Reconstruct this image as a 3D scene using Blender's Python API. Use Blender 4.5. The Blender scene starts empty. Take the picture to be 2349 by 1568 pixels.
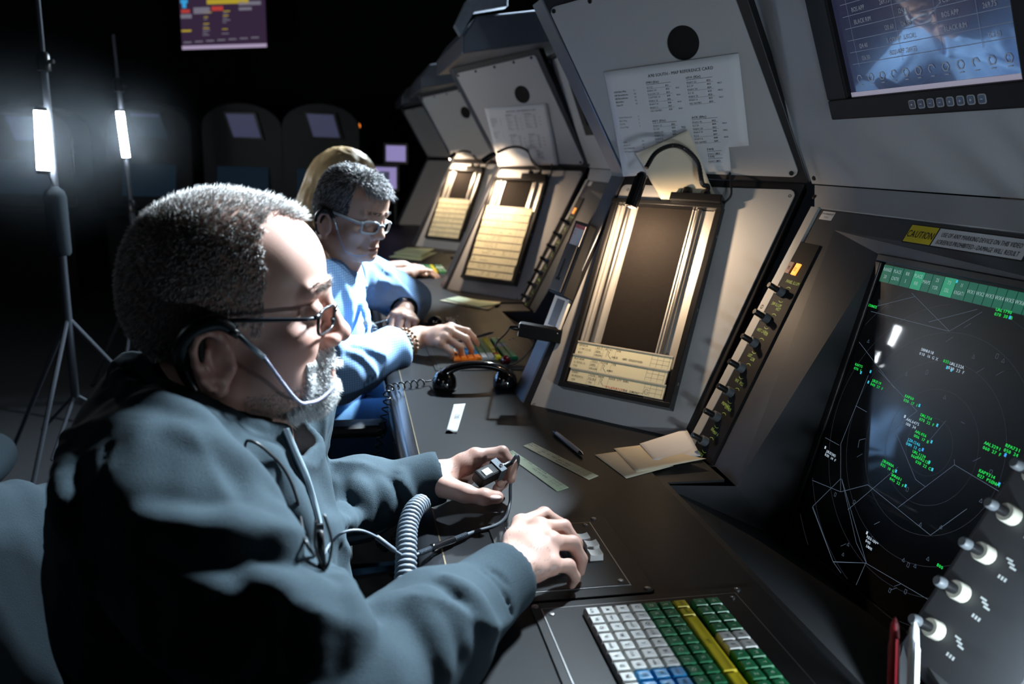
import bpy, math, random
import numpy as np
from mathutils import Matrix, Vector
random.seed(7); RNG = np.random.default_rng(7)
scene = bpy.context.scene
COL = scene.collection
V = lambda *a: np.array(a, float)
# ------------------------------------------------------------------ camera
CAM = V(0, 0, 1.24); FPX = 1827.0; IW, IH = 2349, 1568
def _basis():
    c = V(IW/2, IH/2)
    ray = lambda x, y: V(x-c[0], y-c[1], FPX)
    up = np.cross(ray(0, 319), ray(IW, 319+.033*IW)); up /= np.linalg.norm(up)
    if up[1] > 0: up = -up
    Y = ray(795, 319+.033*795); Y -= up*(Y@up); Y /= np.linalg.norm(Y)
    return np.stack([np.cross(Y, up), Y, up])
RM = _basis()                                   # rows: world X, Y, Z in camera axes (right, down, forward)
def ray(px, py):
    d = RM @ V(px-IW/2, py-IH/2, FPX); return d/np.linalg.norm(d)
def at(px, py, dist): return CAM + ray(px, py)*dist
def onz(px, py, z):
    d = ray(px, py); return CAM + d*((z-CAM[2])/d[2])
def ony(px, py, y):
    d = ray(px, py); return CAM + d*(y/d[1])
def onpl(px, py, P, n):
    d = ray(px, py); return CAM + d*(((P-CAM)@n)/(d@n))
cam = bpy.data.cameras.new('camera'); cam_o = bpy.data.objects.new('camera', cam); COL.objects.link(cam_o)
r, dn, fw = RM[:, 0], RM[:, 1], RM[:, 2]
cam_o.matrix_world = Matrix(((r[0], -dn[0], -fw[0], CAM[0]), (r[1], -dn[1], -fw[1], CAM[1]), (r[2], -dn[2], -fw[2], CAM[2]), (0, 0, 0, 1)))
cam.sensor_width = 36; cam.lens = FPX/IW*36; cam.clip_start = .02; cam.clip_end = 60
cam.dof.use_dof = True; cam.dof.focus_distance = 1.2; cam.dof.aperture_fstop = 4.5
scene.camera = cam_o
# ------------------------------------------------------------------ world, exposure
w = bpy.data.worlds.new('world'); scene.world = w; w.use_nodes = True
w.node_tree.nodes['Background'].inputs[0].default_value = (.30, .42, .55, 1)
w.node_tree.nodes['Background'].inputs[1].default_value = .004
vs = scene.view_settings
vs.view_transform = 'Standard'; vs.look = 'None'; vs.exposure = 0; vs.gamma = 1; vs.use_curve_mapping = False
scene.cycles.max_bounces = 6; scene.cycles.use_denoising = True
scene.cycles.sample_clamp_indirect = 4; scene.cycles.caustics_reflective = False; scene.cycles.caustics_refractive = False
COOL = (.74, .89, 1.0); WARM = (1.0, .72, .47)
def look_at(o, target):
    d = Vector(target)-Vector(o.location); o.rotation_euler = d.to_track_quat('-Z', 'Y').to_euler()
def area_light(name, loc, target, power, size, size_y, color, spread=180):
    l = bpy.data.lights.new(name, 'AREA'); l.shape = 'RECTANGLE'; l.size = size; l.size_y = size_y; l.energy = power; l.color = color
    l.spread = math.radians(spread)
    o = bpy.data.objects.new(name, l); COL.objects.link(o); o.location = loc; look_at(o, target); return o
# key tubes hung over the console tops, out of frame (the lamp bodies are built further down)
KEYS = [((1.05, 1.60, 2.17), (.1, .95, .92)), ((1.05, 2.86, 2.19), (.05, 2.10, .97)), ((1.05, 4.3, 2.45), (.02, 3.1, 1.0))]
for (p, t), e in zip(KEYS, (46, 72, 40)):
    area_light('key_tube_light', p, t, e, .34, .04, COOL, 70)
# an added narrow spot behind the camera fills the console fronts; a side tube lights the operators' backs
def spot_light(name, loc, target, power, deg, blend, color, r_=.05):
    l = bpy.data.lights.new(name, 'SPOT'); l.energy = power; l.color = color; l.spot_size = math.radians(deg); l.spot_blend = blend; l.shadow_soft_size = r_
    o = bpy.data.objects.new(name, l); COL.objects.link(o); o.location = loc; look_at(o, target); return o
FRONT_FILL = ((.34, -1.15, 1.22), (.92, 1.75, 1.30)); SIDE = ((-2.0, 1.0, 1.75), (-.2, .9, .95)); LOW = ((.60, .43, .815), (.62, .62, .80))
spot_light('front_fill_light', *FRONT_FILL, 24, 34, .5, COOL)
area_light('side_tube_light', *SIDE, 1.0, .5, .03, COOL)
area_light('rail_tube_light', *LOW, 2.2, .10, .02, COOL)
# ------------------------------------------------------------------ materials
MATS = {}
def mat(name, color, rough=.5, metal=0, spec=.5, emit=None, estr=0, noise=0, nscale=40, bump=0, bscale=200, coat=0, coat_rough=.05, sss=0, alpha=1, trans=0, ior=1.45, sheen=0):
    m = bpy.data.materials.new(name); m.use_nodes = True; nt = m.node_tree; b = nt.nodes['Principled BSDF']
    b.inputs['Base Color'].default_value = (*color, 1); b.inputs['Roughness'].default_value = rough; b.inputs['Metallic'].default_value = metal
    b.inputs['Specular IOR Level'].default_value = spec; b.inputs['Coat Weight'].default_value = coat; b.inputs['Coat Roughness'].default_value = coat_rough
    b.inputs['IOR'].default_value = ior; b.inputs['Transmission Weight'].default_value = trans; b.inputs['Alpha'].default_value = alpha
    if sheen: b.inputs['Sheen Weight'].default_value = sheen; b.inputs['Sheen Roughness'].default_value = .4
    if sss:
        b.inputs['Subsurface Weight'].default_value = sss; b.inputs['Subsurface Radius'].default_value = (.9, .35, .2); b.inputs['Subsurface Scale'].default_value = .006
    if emit: b.inputs['Emission Color'].default_value = (*emit, 1); b.inputs['Emission Strength'].default_value = estr
    if noise or bump:
        tc = nt.nodes.new('ShaderNodeTexCoord')
    if noise:
        n = nt.nodes.new('ShaderNodeTexNoise'); n.inputs['Scale'].default_value = nscale; n.inputs['Detail'].default_value = 4
        nt.links.new(tc.outputs['Object'], n.inputs['Vector'])
        mp = nt.nodes.new('ShaderNodeMapRange'); mp.inputs['To Min'].default_value = 1-noise; mp.inputs['To Max'].default_value = 1+noise
        nt.links.new(n.outputs['Fac'], mp.inputs['Value'])
        mx = nt.nodes.new('ShaderNodeMix'); mx.data_type = 'RGBA'; mx.blend_type = 'MULTIPLY'; mx.inputs[0].default_value = 1
        mx.inputs[6].default_value = (*color, 1); nt.links.new(mp.outputs[0], mx.inputs[7]); nt.links.new(mx.outputs[2], b.inputs['Base Color'])
    if bump:
        n2 = nt.nodes.new('ShaderNodeTexNoise'); n2.inputs['Scale'].default_value = bscale; n2.inputs['Detail'].default_value = 3
        nt.links.new(tc.outputs['Object'], n2.inputs['Vector'])
        bp = nt.nodes.new('ShaderNodeBump'); bp.inputs['Strength'].default_value = bump; bp.inputs['Distance'].default_value = .001
        nt.links.new(n2.outputs['Fac'], bp.inputs['Height']); nt.links.new(bp.outputs[0], b.inputs['Normal'])
    MATS[name] = m; return m
mat('carpet', (.018, .02, .024), .95, noise=.3, nscale=60, bump=.5, bscale=300)
mat('wall_dark', (.02, .021, .024), .9, noise=.15, nscale=6)
mat('ceiling_dark', (.012, .012, .014), .95, noise=.2, nscale=30)
mat('panel_gray', (.40, .405, .41), .55, noise=.05, nscale=500, bump=.12, bscale=900)
mat('radar_gray', (.33, .345, .355), .55, noise=.06, nscale=400, bump=.12, bscale=900)
mat('frame_black', (.012, .012, .014), .45, bump=.08, bscale=700)
mat('frame_steel', (.085, .095, .115), .38, metal=.35, bump=.08, bscale=600)
mat('bezel_gray', (.042, .044, .048), .5, bump=.15, bscale=900)
mat('desk_top', (.011, .0115, .013), .40, spec=.20, noise=.15, nscale=30, bump=.06, bscale=700)
mat('nosing', (.02, .021, .024), .22, spec=.6, noise=.2, nscale=25, bump=.1, bscale=80)
mat('brass_edge', (.55, .45, .30), .3, metal=1)
mat('inset_plate', (.007, .007, .008), .42, spec=.3, noise=.2, nscale=60, bump=.06, bscale=500)
mat('screw_steel', (.38, .38, .38), .35, metal=1)
mat('bolt_black', (.008, .008, .009), .4)
mat('bezel_black', (.006, .006, .007), .6, spec=.2); mat('hole_black', (.002, .002, .002), .9)
mat('key_white', (.78, .77, .74), .35); mat('key_green', (.02, .22, .085), .3); mat('key_yellow', (.78, .62, .02), .35)
mat('key_blue', (.02, .30, .62), .35); mat('key_orange', (.85, .22, .02), .35); mat('key_red', (.6, .02, .02), .35)
mat('ink', (.01, .01, .012), .7); mat('ink_light', (.75, .85, .7), .7); mat('ink_red', (.5, .02, .03), .7); mat('ink_grid', (.18, .17, .13), .8)
mat('pencil', (.12, .12, .12), .7)
mat('paper_white', (.72, .73, .76), .75, noise=.03, nscale=20); mat('paper_cream', (.76, .69, .53), .7, noise=.03, nscale=30)
mat('strip_paper', (.76, .72, .50), .65, noise=.03, nscale=40); mat('strip_green', (.62, .74, .50), .65, noise=.03, nscale=40)
mat('tape_paper', (.62, .63, .63), .7, noise=.05, nscale=60)
mat('strip_holder', (.55, .50, .42), .4)
mat('aluminium', (.72, .70, .67), .28, metal=1, bump=.05, bscale=300)
mat('aluminium_dull', (.62, .61, .58), .45, metal=.8, bump=.08, bscale=300)
mat('bay_back', (.012, .010, .009), .85, spec=.1, noise=.25, nscale=150)
mat('black_plastic', (.01, .01, .011), .3, spec=.5); mat('black_gloss', (.006, .006, .007), .12, coat=.6)
mat('rubber', (.018, .018, .02), .55); mat('cord_gray', (.11, .13, .155), .5); mat('cord_black', (.012, .012, .013), .4)
mat('chrome', (.7, .72, .75), .15, metal=1); mat('ball_red', (.10, .004, .008), .1, coat=1)
mat('knob_gray', (.10, .11, .12), .5); mat('knob_cream', (.50, .48, .40), .5)
mat('legend_green', (.35, .50, .12), .6, emit=(.45, .75, .12), estr=.12)
mat('legend_white', (.8, .85, .85), .6)
mat('lamp_orange', (.9, .4, .1), .4, emit=(1, .33, .05), estr=1.6); mat('lamp_off', (.30, .20, .17), .5)
mat('caution_yellow', (.75, .60, .02), .5); mat('label_white', (.72, .74, .76), .5); mat('label_red', (.55, .12, .12), .5)
mat('radar_glass', (.001, .0015, .003), .33, spec=.35, coat=.5, coat_rough=.03)
mat('g_green', (0, 0, 0), .5, emit=(.02, .75, .10), estr=.9); mat('g_cyan', (0, 0, 0), .5, emit=(.05, .55, .75), estr=.9)
mat('g_blue', (0, 0, 0), .5, emit=(.05, .35, .9), estr=1.0); mat('g_white', (0, 0, 0), .5, emit=(.6, .72, .85), estr=.75)
mat('g_line', (0, 0, 0), .5, emit=(.22, .30, .42), estr=.42); mat('g_ring', (0, 0, 0), .5, emit=(.20, .24, .32), estr=.16); mat('g_sky', (0, 0, 0), .5, emit=(.05, .45, .7), estr=.8)
mat('g_menu', (.0, .02, .015), .4, emit=(.01, .12, .075), estr=.8); mat('g_menu_hi', (.0, .02, .015), .4, emit=(.02, .28, .15), estr=.9); mat('g_menu_tx', (0, 0, 0), .5, emit=(.55, .75, .75), estr=.6)
mat('mon_glass', (.01, .012, .02), .16, spec=.5, emit=(.030, .034, .075), estr=.55, coat=.7, coat_rough=.02)
mat('mon_line', (.02, .02, .02), .4, emit=(.22, .28, .42), estr=.30); mat('mon_text', (.02, .02, .02), .4, emit=(.30, .34, .40), estr=.35); mat('mon_bar', (.1, .1, .1), .4, emit=(.45, .42, .55), estr=.5)
mat('tv_screen', (.01, .01, .01), .3, emit=(.055, .030, .070), estr=.6); mat('tv_text', (.01, .01, .01), .5, emit=(.35, .33, .42), estr=.45); mat('tv_yellow', (.01, .01, .01), .5, emit=(.8, .6, .05), estr=.5)
mat('tv_red', (.01, .01, .01), .5, emit=(.75, .08, .06), estr=.55); mat('tv_blue', (.01, .01, .01), .5, emit=(.05, .45, .9), estr=.7); mat('tv_bar', (.01, .01, .01), .5, emit=(.52, .42, .62), estr=.7)
mat('far_screen', (.01, .01, .01), .4, emit=(.10, .11, .22), estr=.35); mat('far_screen_hi', (.01, .01, .01), .4, emit=(.34, .28, .60), estr=.75); mat('far_screen_dim', (.01, .01, .01), .4, emit=(.02, .05, .09), estr=.18)
mat('tube_emit', (1, 1, 1), .5, emit=(.86, .94, 1.0), estr=160); mat('down_emit', (1, 1, 1), .5, emit=(1, .96, .85), estr=4)
mat('exit_orange', (.2, .05, 0), .5, emit=(1, .25, .03), estr=1.3)
mat('bulb_warm', (1, .8, .5), .5, emit=(1, .72, .4), estr=14)
mat('chair_fabric', (.008, .013, .017), .95, spec=.1, noise=.35, nscale=500, bump=.7, bscale=700)
mat('chair_dark', (.02, .03, .04), .95, noise=.3, nscale=400, bump=.5, bscale=600)
mat('translucent', (.16, .18, .20), .3, noise=.3, nscale=40)
# ------------------------------------------------------------------ object helpers
ORG = {}
def tag(o, label=None, cat=None, group=None, kind=None):
    if label: o['label'] = label
    if cat: o['category'] = cat
    if group: o['group'] = group
    if kind: o['kind'] = kind
    return o
def thing(name, label, cat, loc=(0, 0, 0), group=None):
    o = bpy.data.objects.new(name, None); COL.objects.link(o); o.location = loc; o.empty_display_size = .05
    ORG[o] = V(*loc); return tag(o, label, cat, group)
def link_mesh(name, me, material, parent=None, origin=None):
    o = bpy.data.objects.new(name, me); COL.objects.link(o)
    if material is not None and not me.materials: me.materials.append(MATS[material] if isinstance(material, str) else material)
    if parent is not None: o.parent = parent; ORG[o] = ORG[parent]
    else:
        ORG[o] = V(*(origin if origin is not None else (0, 0, 0))); o.location = ORG[o]
    return o
def kids(o): return [c for c in COL.objects if c.parent == o]
def copy_tree(o, d=(0, 0, 0), parent=None, skip=()):
    c = o.copy(); COL.objects.link(c); c.parent = parent
    if parent is None: c.location = Vector(o.location)+Vector(d)
    ORG[c] = ORG[o]+V(*d)
    for ch in list(o.children):
        if ch.name.split('.')[0] in skip: continue
        copy_tree(ch, d, c)
    return c
def unit(v): return np.asarray(v, float)/np.linalg.norm(v)
class MB:
    def __init__(s): s.v = []; s.f = []; s.mi = []; s.cur = 0
    def add(s, vs_, fs):
        b = len(s.v); s.v.extend([tuple(map(float, p)) for p in vs_]); s.f.extend([tuple(i+b for i in f) for f in fs]); s.mi.extend([s.cur]*len(fs)); return s
    def hexa(s, p): return s.add(p, [(3, 2, 1, 0), (4, 5, 6, 7), (0, 1, 5, 4), (1, 2, 6, 5), (2, 3, 7, 6), (3, 0, 4, 7)])
    def box(s, lo, hi):
        (a, b, c), (d, e, f) = lo, hi
        return s.hexa([(a, b, c), (d, b, c), (d, e, c), (a, e, c), (a, b, f), (d, b, f), (d, e, f), (a, e, f)])
    def obox(s, c, ax, ay, az):          # centre + half axes
        c, ax, ay, az = map(np.asarray, (c, ax, ay, az))
        return s.hexa([c-ax-ay-az, c+ax-ay-az, c+ax+ay-az, c-ax+ay-az, c-ax-ay+az, c+ax-ay+az, c+ax+ay+az, c-ax+ay+az])
    def quad(s, *p): return s.add(p, [tuple(range(len(p)))])
    def prism(s, pts, off):
        n = len(pts); pts = [np.asarray(p, float) for p in pts]; off = np.asarray(off, float)
        return s.add(pts+[p+off for p in pts], [tuple(range(n))[::-1], tuple(range(n, 2*n))]+[(i, (i+1) % n, n+(i+1) % n, n+i) for i in range(n)])
    def tube(s, pts, rad, n=8, caps=True, closed=False):
        pts = [np.asarray(p, float) for p in pts]; m = len(pts); rad = [rad]*m if np.isscalar(rad) else rad
        rings = []; up = None
        for i, p in enumerate(pts):
            if closed: t = pts[(i+1) % m]-pts[i-1]
            else: t = pts[min(i+1, m-1)]-pts[max(i-1, 0)]
            t = unit(t) if np.linalg.norm(t) > 1e-12 else V(0, 0, 1)
            if up is None: up = np.cross(t, V(0, 0, 1) if abs(t[2]) < .9 else V(1, 0, 0))
            up = up-t*(up@t); up = unit(up) if np.linalg.norm(up) > 1e-9 else unit(np.cross(t, V(.3, .5, .8)))
            sd = np.cross(t, up)
            rings.append([p+rad[i]*(up*math.cos(2*math.pi*k/n)+sd*math.sin(2*math.pi*k/n)) for k in range(n)])
        vs_ = [q for r_ in rings for q in r_]; fs = []
        for i in range(m if closed else m-1):
            j = (i+1) % m
            fs += [(i*n+k, i*n+(k+1) % n, j*n+(k+1) % n, j*n+k) for k in range(n)]
        if caps and not closed: fs += [tuple(range(n))[::-1], tuple(range((m-1)*n, m*n))]
        return s.add(vs_, fs)
    def lathe(s, prof, c, axis, n=20):     # prof: (radius, height along axis)
        axis = unit(axis); a = unit(np.cross(axis, V(0, 0, 1) if abs(axis[2]) < .9 else V(1, 0, 0))); b = np.cross(axis, a); c = np.asarray(c, float)
        vs_ = [c+axis*h+r_*(a*math.cos(2*math.pi*k/n)+b*math.sin(2*math.pi*k/n)) for r_, h in prof for k in range(n)]
        fs = [(i*n+k, i*n+(k+1) % n, (i+1)*n+(k+1) % n, (i+1)*n+k) for i in range(len(prof)-1) for k in range(n)]
        fs += [tuple(range(n))[::-1], tuple(range((len(prof)-1)*n, len(prof)*n))]
        return s.add(vs_, fs)
    def ball(s, c, r_, n=14, m=9, sc=(1, 1, 1)):
        c = np.asarray(c, float)
        prof = [(r_*math.sin(math.pi*(i+.02)/(m+.04)), -r_*math.cos(math.pi*(i+.02)/(m+.04))) for i in range(m+1)]
        vs_ = [c+V(pr*math.cos(2*math.pi*k/n)*sc[0], pr*math.sin(2*math.pi*k/n)*sc[1], h*sc[2]) for pr, h in prof for k in range(n)]
        fs = [(i*n+k, i*n+(k+1) % n, (i+1)*n+(k+1) % n, (i+1)*n+k) for i in range(m) for k in range(n)]
        fs += [tuple(range(n))[::-1], tuple(range(m*n, (m+1)*n))]
        return s.add(vs_, fs)
    def mesh(s, name, org, smooth):
        me = bpy.data.meshes.new(name); v = np.array(s.v)-org
        me.from_pydata(v.tolist(), [], s.f); me.update()
        if smooth: me.shade_smooth()
        return me
    def build(s, name, material, parent=None, smooth=False, origin=None, bevel=0, bseg=2):
        org = ORG[parent] if parent is not None else V(*(origin if origin is not None else (0, 0, 0)))
        me = s.mesh(name, org, smooth)
        o = link_mesh(name, me, None, parent, origin)
        ms = [material] if isinstance(material, str) else material
        for m in ms: me.materials.append(MATS[m])
        if len(ms) > 1: me.polygons.foreach_set('material_index', s.mi)
        if bevel:
            b = o.modifiers.new('bevel', 'BEVEL'); b.width = bevel; b.segments = bseg; b.limit_method = 'ANGLE'; b.angle_limit = math.radians(40)
            if smooth: pass
        if smooth == 'auto':
            me.set_sharp_from_angle(angle=math.radians(35))
        return o
def rounded(pts, r_, n=4):
    out = []; m = len(pts); pts = [np.asarray(p, float) for p in pts]
    for i in range(m):
        p, a, b = pts[i], pts[i-1], pts[(i+1) % m]
        da, db = unit(a-p), unit(b-p); ang = math.acos(np.clip(da@db, -1, 1)); k = r_/math.tan(ang/2)
        s0, s1 = p+da*k, p+db*k; c = p+unit(da+db)*(r_/math.sin(ang/2))
        for j in range(n+1):
            q = s0+(s1-s0)*j/n; out.append(c+unit(q-c)*r_)
    return out
class Frame:                                # local plane: origin, u right, v up, n out
    def __init__(s, o, u, v): s.o = np.asarray(o, float); s.u = unit(u); s.v = unit(v); s.n = np.cross(s.u, s.v)
    def P(s, a, b, h=0): return s.o+s.u*a+s.v*b+s.n*h
    def at(s, px, py, h=0):
        q = onpl(px, py, s.o+s.n*h, s.n)-s.o; return V(q@s.u, q@s.v)
    def plate(s, mb, pts, h0, h1, r_=0):
        p2 = rounded([V(*p) for p in pts], r_) if r_ else [V(*p) for p in pts]
        return mb.prism([s.P(p[0], p[1], h0) for p in p2], s.n*(h1-h0))
    def bx(s, mb, a0, b0, a1, b1, h0, h1):
        return mb.prism([s.P(a0, b0, h0), s.P(a1, b0, h0), s.P(a1, b1, h0), s.P(a0, b1, h0)], s.n*(h1-h0))
    def cyl(s, mb, a, b, h0, h1, r_, n=14, r1=None):
        return mb.lathe([(r_, h0), (r1 if r1 is not None else r_, h1)], s.P(a, b), s.n, n)
    def line(s, mb, a, b, w_, h):
        a, b = V(*a), V(*b); d = b-a; L = np.linalg.norm(d)
        if L < 1e-6: return
        q = V(-d[1], d[0])/L*w_/2
        mb.quad(*[s.P(x[0], x[1], h) for x in (a-q, b-q, b+q, a+q)])
# ------------------------------------------------------------------ glyph cache
_G = {}
def glyph(ch):
    if ch not in _G:
        cu = bpy.data.curves.new('g', 'FONT'); cu.body = ch; cu.size = 1; cu.fill_mode = 'FRONT'; cu.resolution_u = 2
        o = bpy.data.objects.new('g', cu); me = o.to_mesh()
        vs_ = np.array([v.co[:2] for v in me.vertices]) if len(me.vertices) else np.zeros((0, 2)); fs = [tuple(p.vertices) for p in me.polygons]
        o.to_mesh_clear(); bpy.data.objects.remove(o); bpy.data.curves.remove(cu)
        _G[ch] = (vs_, fs, (vs_[:, 0].max() if len(vs_) else .22))
    return _G[ch]
def text(mb, fr, s_, a, b, size, h=.0004, rot=0, mono=None, align='l', bold=0, squeeze=1):
    x = 0; parts = []
    for ch in s_:
        if ch == ' ': x += (mono or .26); continue
        vs_, fs, wd = glyph(ch)
        off = x if mono is None else x+(mono-wd)/2-.02
        parts.append((vs_, fs, off)); x += (wd+.07) if mono is None else mono
    sh = {'l': 0, 'c': -x/2, 'r': -x}[align]; c, sn = math.cos(rot), math.sin(rot)
    for vs_, fs, off in parts:
        for dx in ((0,) if not bold else (0, bold)):
            pts = []
            for p in vs_:
                X, Y = (p[0]+off+sh+dx)*size*squeeze, p[1]*size
                pts.append(fr.P(a+X*c-Y*sn, b+X*sn+Y*c, h+dx*1e-3))
            if fs: mb.add(pts, fs)
    return x*size*squeeze
# ================================================================== the room
def struct(mb, name, m): return tag(mb.build(name, m), kind='structure')
struct(MB().box((-5, -3, -.1), (4, 9.2, 0)), 'floor', 'carpet')
struct(MB().box((-5, 9.0, 0), (4, 9.2, 3.2)), 'wall_back', 'wall_dark')
struct(MB().box((-5.2, -3, 0), (-5, 9.2, 3.2)), 'wall_left', 'wall_dark')
struct(MB().box((2.4, -3, 0), (2.6, 9.0, 3.2)), 'wall_right', 'wall_dark')
struct(MB().box((-5, -3, 3.2), (4, 9.2, 3.3)), 'ceiling', 'ceiling_dark')
struct(MB().box((-5, 8.97, 0), (2.4, 9.0, .1)), 'baseboard_back', 'frame_black')
# ================================================================== console frames (one module repeats every PITCH along the row)
PITCH = 1.44; DZ = .74
UD = V(.718, -.696, 0); NH = V(-.696, -.718, 0); ZZ = V(0, 0, 1)
rad = math.radians
B0 = V(.374, 1.534, DZ)
UPL = ZZ*math.sin(rad(62))-NH*math.cos(rad(62)); UPU = ZZ*math.sin(rad(68))+NH*math.cos(rad(68))
FL = Frame(B0, UD, UPL); TL0 = FL.P(.064, .529); FU = Frame(TL0, UD, UPU)
RO = V(.857, 0, 1.207); YN = V(0, -1, 0)
FR = Frame(RO, YN, V(math.cos(rad(62)), 0, math.sin(rad(62))))
FW = Frame(RO, YN, V(-math.cos(rad(68)), 0, math.sin(rad(68))))
FS = Frame(V(.821, 1.111, 1.097), V(.03, -1, 0), V(math.cos(rad(77)), 0, math.sin(rad(77))))
FD = Frame(V(0, 0, DZ), YN, V(1, 0, 0))
def shifted(fr, k): return Frame(fr.o+V(0, PITCH*k, 0), fr.u, fr.v)
BOLT = None
def bolts(fr, pts, parent, name='bolt', m='bolt_black', r_=.0045, h=.003):
    for a, b in pts:
        mb = MB(); mb.lathe([(r_, 0), (r_, h*.6), (r_*.75, h), (r_*.35, h), (r_*.3, h*.5)], fr.P(a, b), fr.n, 12)
        mb.build(name, m, parent, smooth='auto')
# ------------------------------------------------------------------ flight strip console
def strip_console():
    root = thing('strip_console', 'x', 'console', (.45, 1.5, 0), 'flight strip consoles in the row')
    # lower gray panel and its black surround
    low = [(-.010, -.012), (.320, -.006), (.423, .514), (.060, .507)]
    up = [(-.006, .012), (.361, .013), (.222, .407), (-.136, .351)]
    mb = MB(); FL.plate(mb, [(-.035, -.045), (.328, -.045), (.434, .529), (.058, .529)], -.03, 0); mb.build('lower_frame', 'frame_black', root, bevel=.002)
    mb = MB(); FL.plate(mb, low, 0, .003, .012); mb.build('lower_panel', 'panel_gray', root, bevel=.0008, bseg=1)
    mb = MB(); FU.plate(mb, [(-.010, 0), (.378, 0), (.235, .435), (-.150, .372)], -.03, 0); mb.build('upper_frame', 'frame_black', root, bevel=.002)
    # upper panel with the round hole
    o2 = rounded([V(*p) for p in up], .012); hc, hr = V(.143, .271), .032; n = len(o2)
    seg = 32; hole = [hc+hr*V(math.cos(2*math.pi*i/seg), math.sin(2*math.pi*i/seg)) for i in range(seg)]
    import mathutils
    allp = [Vector((p[0], p[1])) for p in o2]+[Vector((p[0], p[1])) for p in hole]
    edges = [(i, (i+1) % n) for i in range(n)]+[(n+i, n+(i+1) % seg) for i in range(seg)]
    vv, ee, ff, *_ = mathutils.geometry.delaunay_2d_cdt(allp, edges, [], 0, 1e-6)
    ff = [f for f in ff if (V(*(sum((vv[i] for i in f), Vector((0, 0)))/len(f)))-hc) @ (V(*(sum((vv[i] for i in f), Vector((0, 0)))/len(f)))-hc) > (hr*.995)**2]
    inside = lambda p: all(((o2[(i+1) % n]-o2[i])[0]*(p[1]-o2[i][1])-(o2[(i+1) % n]-o2[i])[1]*(p[0]-o2[i][0])) > -1e-9 for i in range(n))
    ff = [f for f in ff if inside(V(*(sum((vv[i] for i in f), Vector((0, 0)))/len(f))))]
    mb = MB(); mb.add([FU.P(p[0], p[1], .003) for p in vv], ff)
    mb.add([FU.P(p[0], p[1], h) for h in (0, .003) for p in o2], [(i, (i+1) % n, n+(i+1) % n, n+i) for i in range(n)])
    mb.add([FU.P(p[0], p[1], h) for h in (0, .003) for p in hole], [((i+1) % seg, i, seg+i, seg+(i+1) % seg) for i in range(seg)])
    mb.build('upper_panel', 'panel_gray', root)
    mb = MB(); FU.cyl(mb, hc[0], hc[1], .0002, .0008, hr-.0005, 32); mb.build('speaker_hole', 'hole_black', root)
    bolts(FL, [(0, 0), (.307, .002), (.412, .500), (.075, .495)], root)
    bolts(Frame(FU.P(0, 0, .003), FU.u, FU.v), [(-.124, .345), (-.041, .358), (.045, .371), (.13, .385), (.205, .398), (.345, .021), (.008, .022)], root)
    # cheek: the end of the saw tooth, a steel-coloured box whose front runs along the row
    pb, pr, pt = FL.P(-.036, -.045, .002), FL.P(.056, .529, .002), FU.P(-.150, .372, .002)
    back = V(1.25, 0, 0)
    mb = MB(); w_ = .085
    prof = [pb, pr, pt, V(1.25, pt[1], pt[2]+.02), V(1.25, pb[1], pb[2])]
    mb.prism(prof[::-1], V(0, w_, 0)); mb.build('side_cheek', 'frame_steel', root, bevel=.004)
    # rear body that closes the wedge
    q0, q1, q2 = FL.P(.335, -.045, -.03), FL.P(.447, .529, -.03), FU.P(.235, .435, -.03)
    mb = MB(); mb.prism([FL.P(-.03, -.045, -.03), FL.P(.06, .529, -.03), V(1.25, 1.6, 1.21), V(1.25, 1.5, .6)], V(0, 0, 0)+V(.001, 0, 0))
    mb = MB(); mb.box((.50, 1.26, 0), (1.25, 1.60, .70)); mb.build('base_cabinet', 'frame_black', root)
    # top valance running along the row above the panel
    mb = MB(); mb.prism([V(.36, 1.18, 1.545), V(1.25, 1.18, 1.72), V(1.25, 1.18, 1.80), V(.40, 1.18, 1.66), V(.36, 1.18, 1.60)], V(0, .76, 0)); mb.build('valance', 'frame_steel', root, bevel=.006)
    return root
sc_labels = ['gray flight strip console beside the radar with the three-strip bay and torn map card',
             'gray flight strip console behind the telephone handset with a fully loaded strip bay',
             'far gray flight strip console with a shorter loaded bay and bare upper panel']
SC = [strip_console()]
for k in (1, 2, 3): SC.append(copy_tree(SC[0], (0, PITCH*k, 0)))
for o, l in zip(SC, sc_labels+['last dark flight strip console at the far end of the row']): o['label'] = l
for o in kids(SC[0]):
    if o.name.startswith('valance'): bpy.data.objects.remove(o)
# ------------------------------------------------------------------ radar console
def knob(fr, a, b, parent, m1='knob_gray', m2='black_plastic'):
    mb = MB(); R_ = .0105 if m1 == 'knob_cream' else .0085; mb.lathe([(R_, 0), (R_, .012), (R_*.9, .013)], fr.P(a, b), fr.n, 16); k = mb.build('knob', m1, parent, smooth='auto')
    mb = MB(); mb.lathe([(.0055, .012), (.0055, .030), (.0048, .032)], fr.P(a, b), fr.n, 14); mb.build('inner_knob', m2, k, smooth='auto')
    if m1 == 'knob_cream': mb = MB(); mb.lathe([(.0060, .029), (.0062, .031), (.0060, .037), (.0045, .039)], fr.P(a, b), fr.n, 14); mb.build('knob_tip', 'knob_gray', k, smooth='auto')
    return k
KN = [('PANEL ILLUM', 'SW ILLUM'), ('HIST', 'HIST LNTH'), ('FDB', 'LIST'), ('LDB', 'WX'), ('POS', 'PRIMARY'), ('OTHER', 'RR'), ('MAP A', 'MAP B')]
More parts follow.
